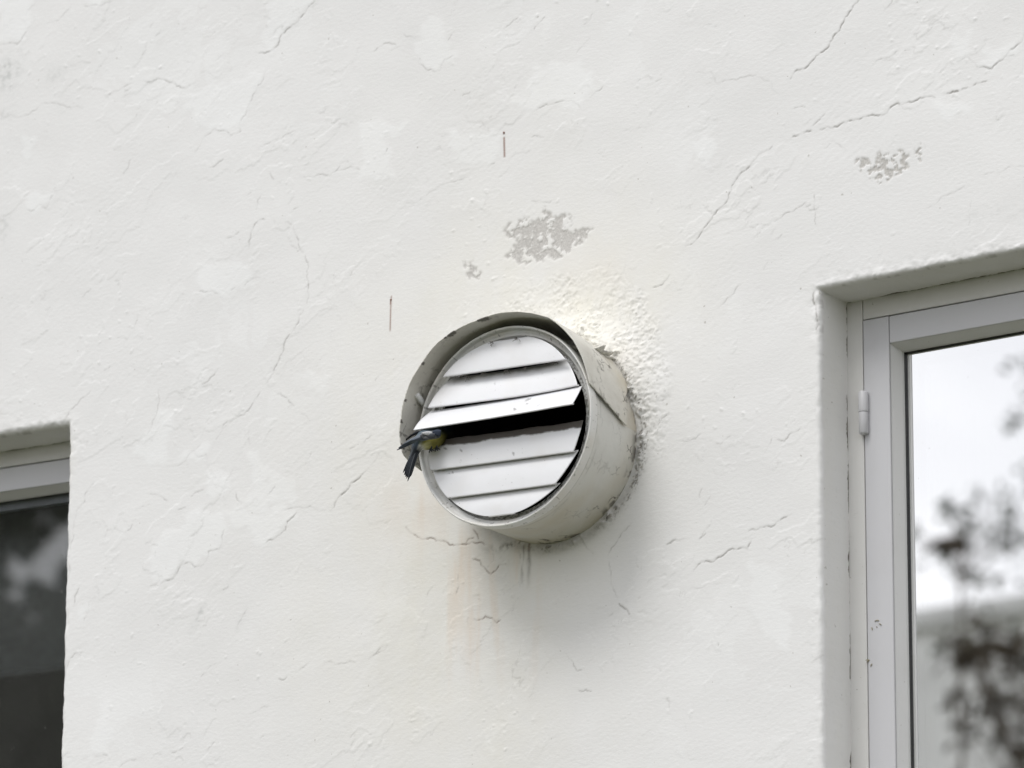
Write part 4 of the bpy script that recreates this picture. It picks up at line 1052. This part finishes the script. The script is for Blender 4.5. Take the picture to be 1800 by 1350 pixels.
def leaves(clumps, per, size, rnd):
    n = len(clumps)*per
    c = np.repeat(np.array([q[0] for q in clumps]), per, 0); r = np.repeat(np.array([q[1] for q in clumps]), per)
    d = rnd.normal(size=(n, 3)); d /= np.linalg.norm(d, axis=1)[:, None]
    c = c + d*(r*rnd.random(n)**.45)[:, None]
    u = rnd.normal(size=(n, 3)); u /= np.linalg.norm(u, axis=1)[:, None]
    w = np.cross(u, rnd.normal(size=(n, 3))); w /= np.linalg.norm(w, axis=1)[:, None]
    s = size*(.6+.8*rnd.random(n))[:, None]
    V = np.stack([c-u*s, c+w*s*.5, c+u*s, c-w*s*.5], 1).reshape(-1, 3)
    return V, np.arange(n*4).reshape(n, 4)
def tree(base, hgt, spread_, clump_n, csize, per, lsize, mat, label, seed, extra=(), bough=0, top=None):
    r = random.Random(seed); rn = np.random.default_rng(seed)
    T = empty('tree', base, label, 'tree', 'trees standing across the garden')
    mb = MB(); pts = [Vector((r.uniform(-.03, .03)*k*hgt*.12, r.uniform(-.03, .03)*k*hgt*.12, hgt*k/6)) for k in range(7)]
    mb.tube(pts, [hgt*.022*(1-k/6.6) for k in range(7)], 10)
    if top is not None:
        mb = MB(); tp = Vector(top)-Vector(base); hgt = tp.z
        pts = [Vector((tp.x*(k/6)+.02*math.sin(k*2.1)*(k < 6), tp.y*(k/6), hgt*k/6)) for k in range(7)]
        mb.tube(pts, [.006+.055*(1-k/6) for k in range(7)], 10)
    cl = []
    for k in range(clump_n):
        f = r.uniform(.35, 1.0); a_ = r.uniform(0, 6.283); rad = spread_*(1.05-.75*abs(f-.5)*1.2)*r.uniform(.25, 1)
        i = min(5, int(f*6)); b_ = pts[i].lerp(pts[i+1], f*6-i) if f < 1 else pts[6]
        e = b_ + Vector((math.cos(a_)*rad, math.sin(a_)*rad, r.uniform(.1, .5)*rad))
        if k % 2 == 0: mb.tube([b_, b_.lerp(e, .5)+Vector((0, 0, .05*rad)), e], [hgt*.006, hgt*.004, hgt*.0015], 5)
        cl.append((tuple(e), csize*r.uniform(.6, 1.3)))
    B = Vector(base)
    for p, rad in extra:
        e = p-B; cl.append((tuple(e), rad))
        if bough:
            f_ = max(.05, min(.99, (e.z-.25*bough)/hgt))*6; k = min(5, int(f_)); b_ = pts[k].lerp(pts[k+1], f_-k)
            mb.tube([b_, b_.lerp(e, .5)+Vector((0, 0, .04)), e], [.007, .005, .003], 5)
    mb.build('trunk', M_BARK, T, True)
    V, Qd = leaves(cl, per, lsize, rn)
    npmesh('crown', V, Qd, mat, T, False)
D1 = 24.
ex1 = [(mirrored(x, y, D1), s*1.45) for x, y, s in ((1700, 938, .07), (1712, 935, .07), (1755, 915, .08), (1768, 930, .08), (1752, 950, .07), (1662, 893, .05), (1672, 902, .06), (1665, 980, .05), (1690, 1010, .05), (1790, 965, .08), (1805, 940, .08), (1712, 880, .05), (1768, 872, .06), (1735, 1020, .05), (1608, 935, .03), (1655, 1135, .05), (1700, 1130, .04))]
b1_ = mirrored(1690, 1500, D1)
tree((b1_.x, b1_.y, 0), 8.4, 1.3, 26, .22, 12, .034, M_LEAF, 'slender sparse tree mirrored in the middle of the bright window', 1, ex1, .8, mirrored(1689, 925, D1))
ex4 = [(mirrored(x, y, D1), s) for x, y, s in ((1797, 660, .14), (1788, 735, .10), (1830, 700, .16), (1815, 840, .10))]
b4_ = mirrored(2020, 1500, D1)
tree((b4_.x, b4_.y, 0), 8.4, 1.2, 40, .25, 14, .034, M_LEAF, 'slender sparse tree at the right edge of the bright window reflection', 5, ex4, .6, mirrored(2000, 560, D1))
# a neighbouring garage roof edge crosses the mirrored view
ga, gb = mirrored(1640, 1100, 30.), mirrored(1640, 1068, 30.)
M_TAR = simple('grey_roof_fascia', (.62, .63, .63), .8, .2, .15, 4)
M_SID = simple('pale_grey_boarding', (.76, .77, .77), .8, .2, .08, 3)
GAR = empty('garage', (ga.x, ga.y, 0), 'pale boarded flat-roofed building with a dark fascia across the garden', 'building')
mb = MB(); mb.box((-.35, -7.0, ga.z), (5.5, .0, gb.z)); mb.build('fascia', M_TAR, GAR)
mb = MB(); mb.box((-.31, -6.8, 0), (5.4, -.06, ga.z-.003)); mb.build('wall', M_SID, GAR)
D2 = 19.
rr_ = random.Random(9)
ex2 = [(mirrored(1850-170*rr_.random()**1.3, rr_.uniform(1130, 1400), D2), rr_.uniform(.09, .18)) for _ in range(46)]
b2_ = mirrored(1850, 1600, D2); tree((b2_.x+.5, b2_.y, 0), 6.0, 1.2, 50, .30, 12, .032, M_LEAFB, 'low brown-leaved tree nearest to the house', 2, ex2, .6)
D3 = 22.
ex3 = []  # clumps of a tree added to darken the pane, gap shaped as a wisp
for gx_ in range(-90, 200, 21):
  for gy_ in range(840, 1420, 21):
    x, y = gx_+rr_.uniform(-10, 10), gy_+rr_.uniform(-10, 10); q_ = rr_.uniform(.045, .07)
    dd_ = abs((y-1000) + .62*(x-70))*.85; d2_ = abs((y-925) - .5*(x-40))*.9
    wsp_ = 13 + max(-6, min(9, (x-60)*.13)) + q_*430
    if dd_ < wsp_ and x > 24-q_*200 and not (dd_ > wsp_*.72 and rr_.random() < .45): continue
    if abs(d2_) < 24 and x < 90 and rr_.random() < .30: continue
    if y < 1150 and rr_.random() < .16: continue
    ex3.append((mirrored(x, y, D3), q_))
b3_ = mirrored(60, 1700, D3); tree((b3_.x-.3, b3_.y, 0), 8.0, 2.0, 60, .45, 32, .05, M_LEAF, 'dense tree added to darken the dark window reflection around a pale wisp', 3, ex3)
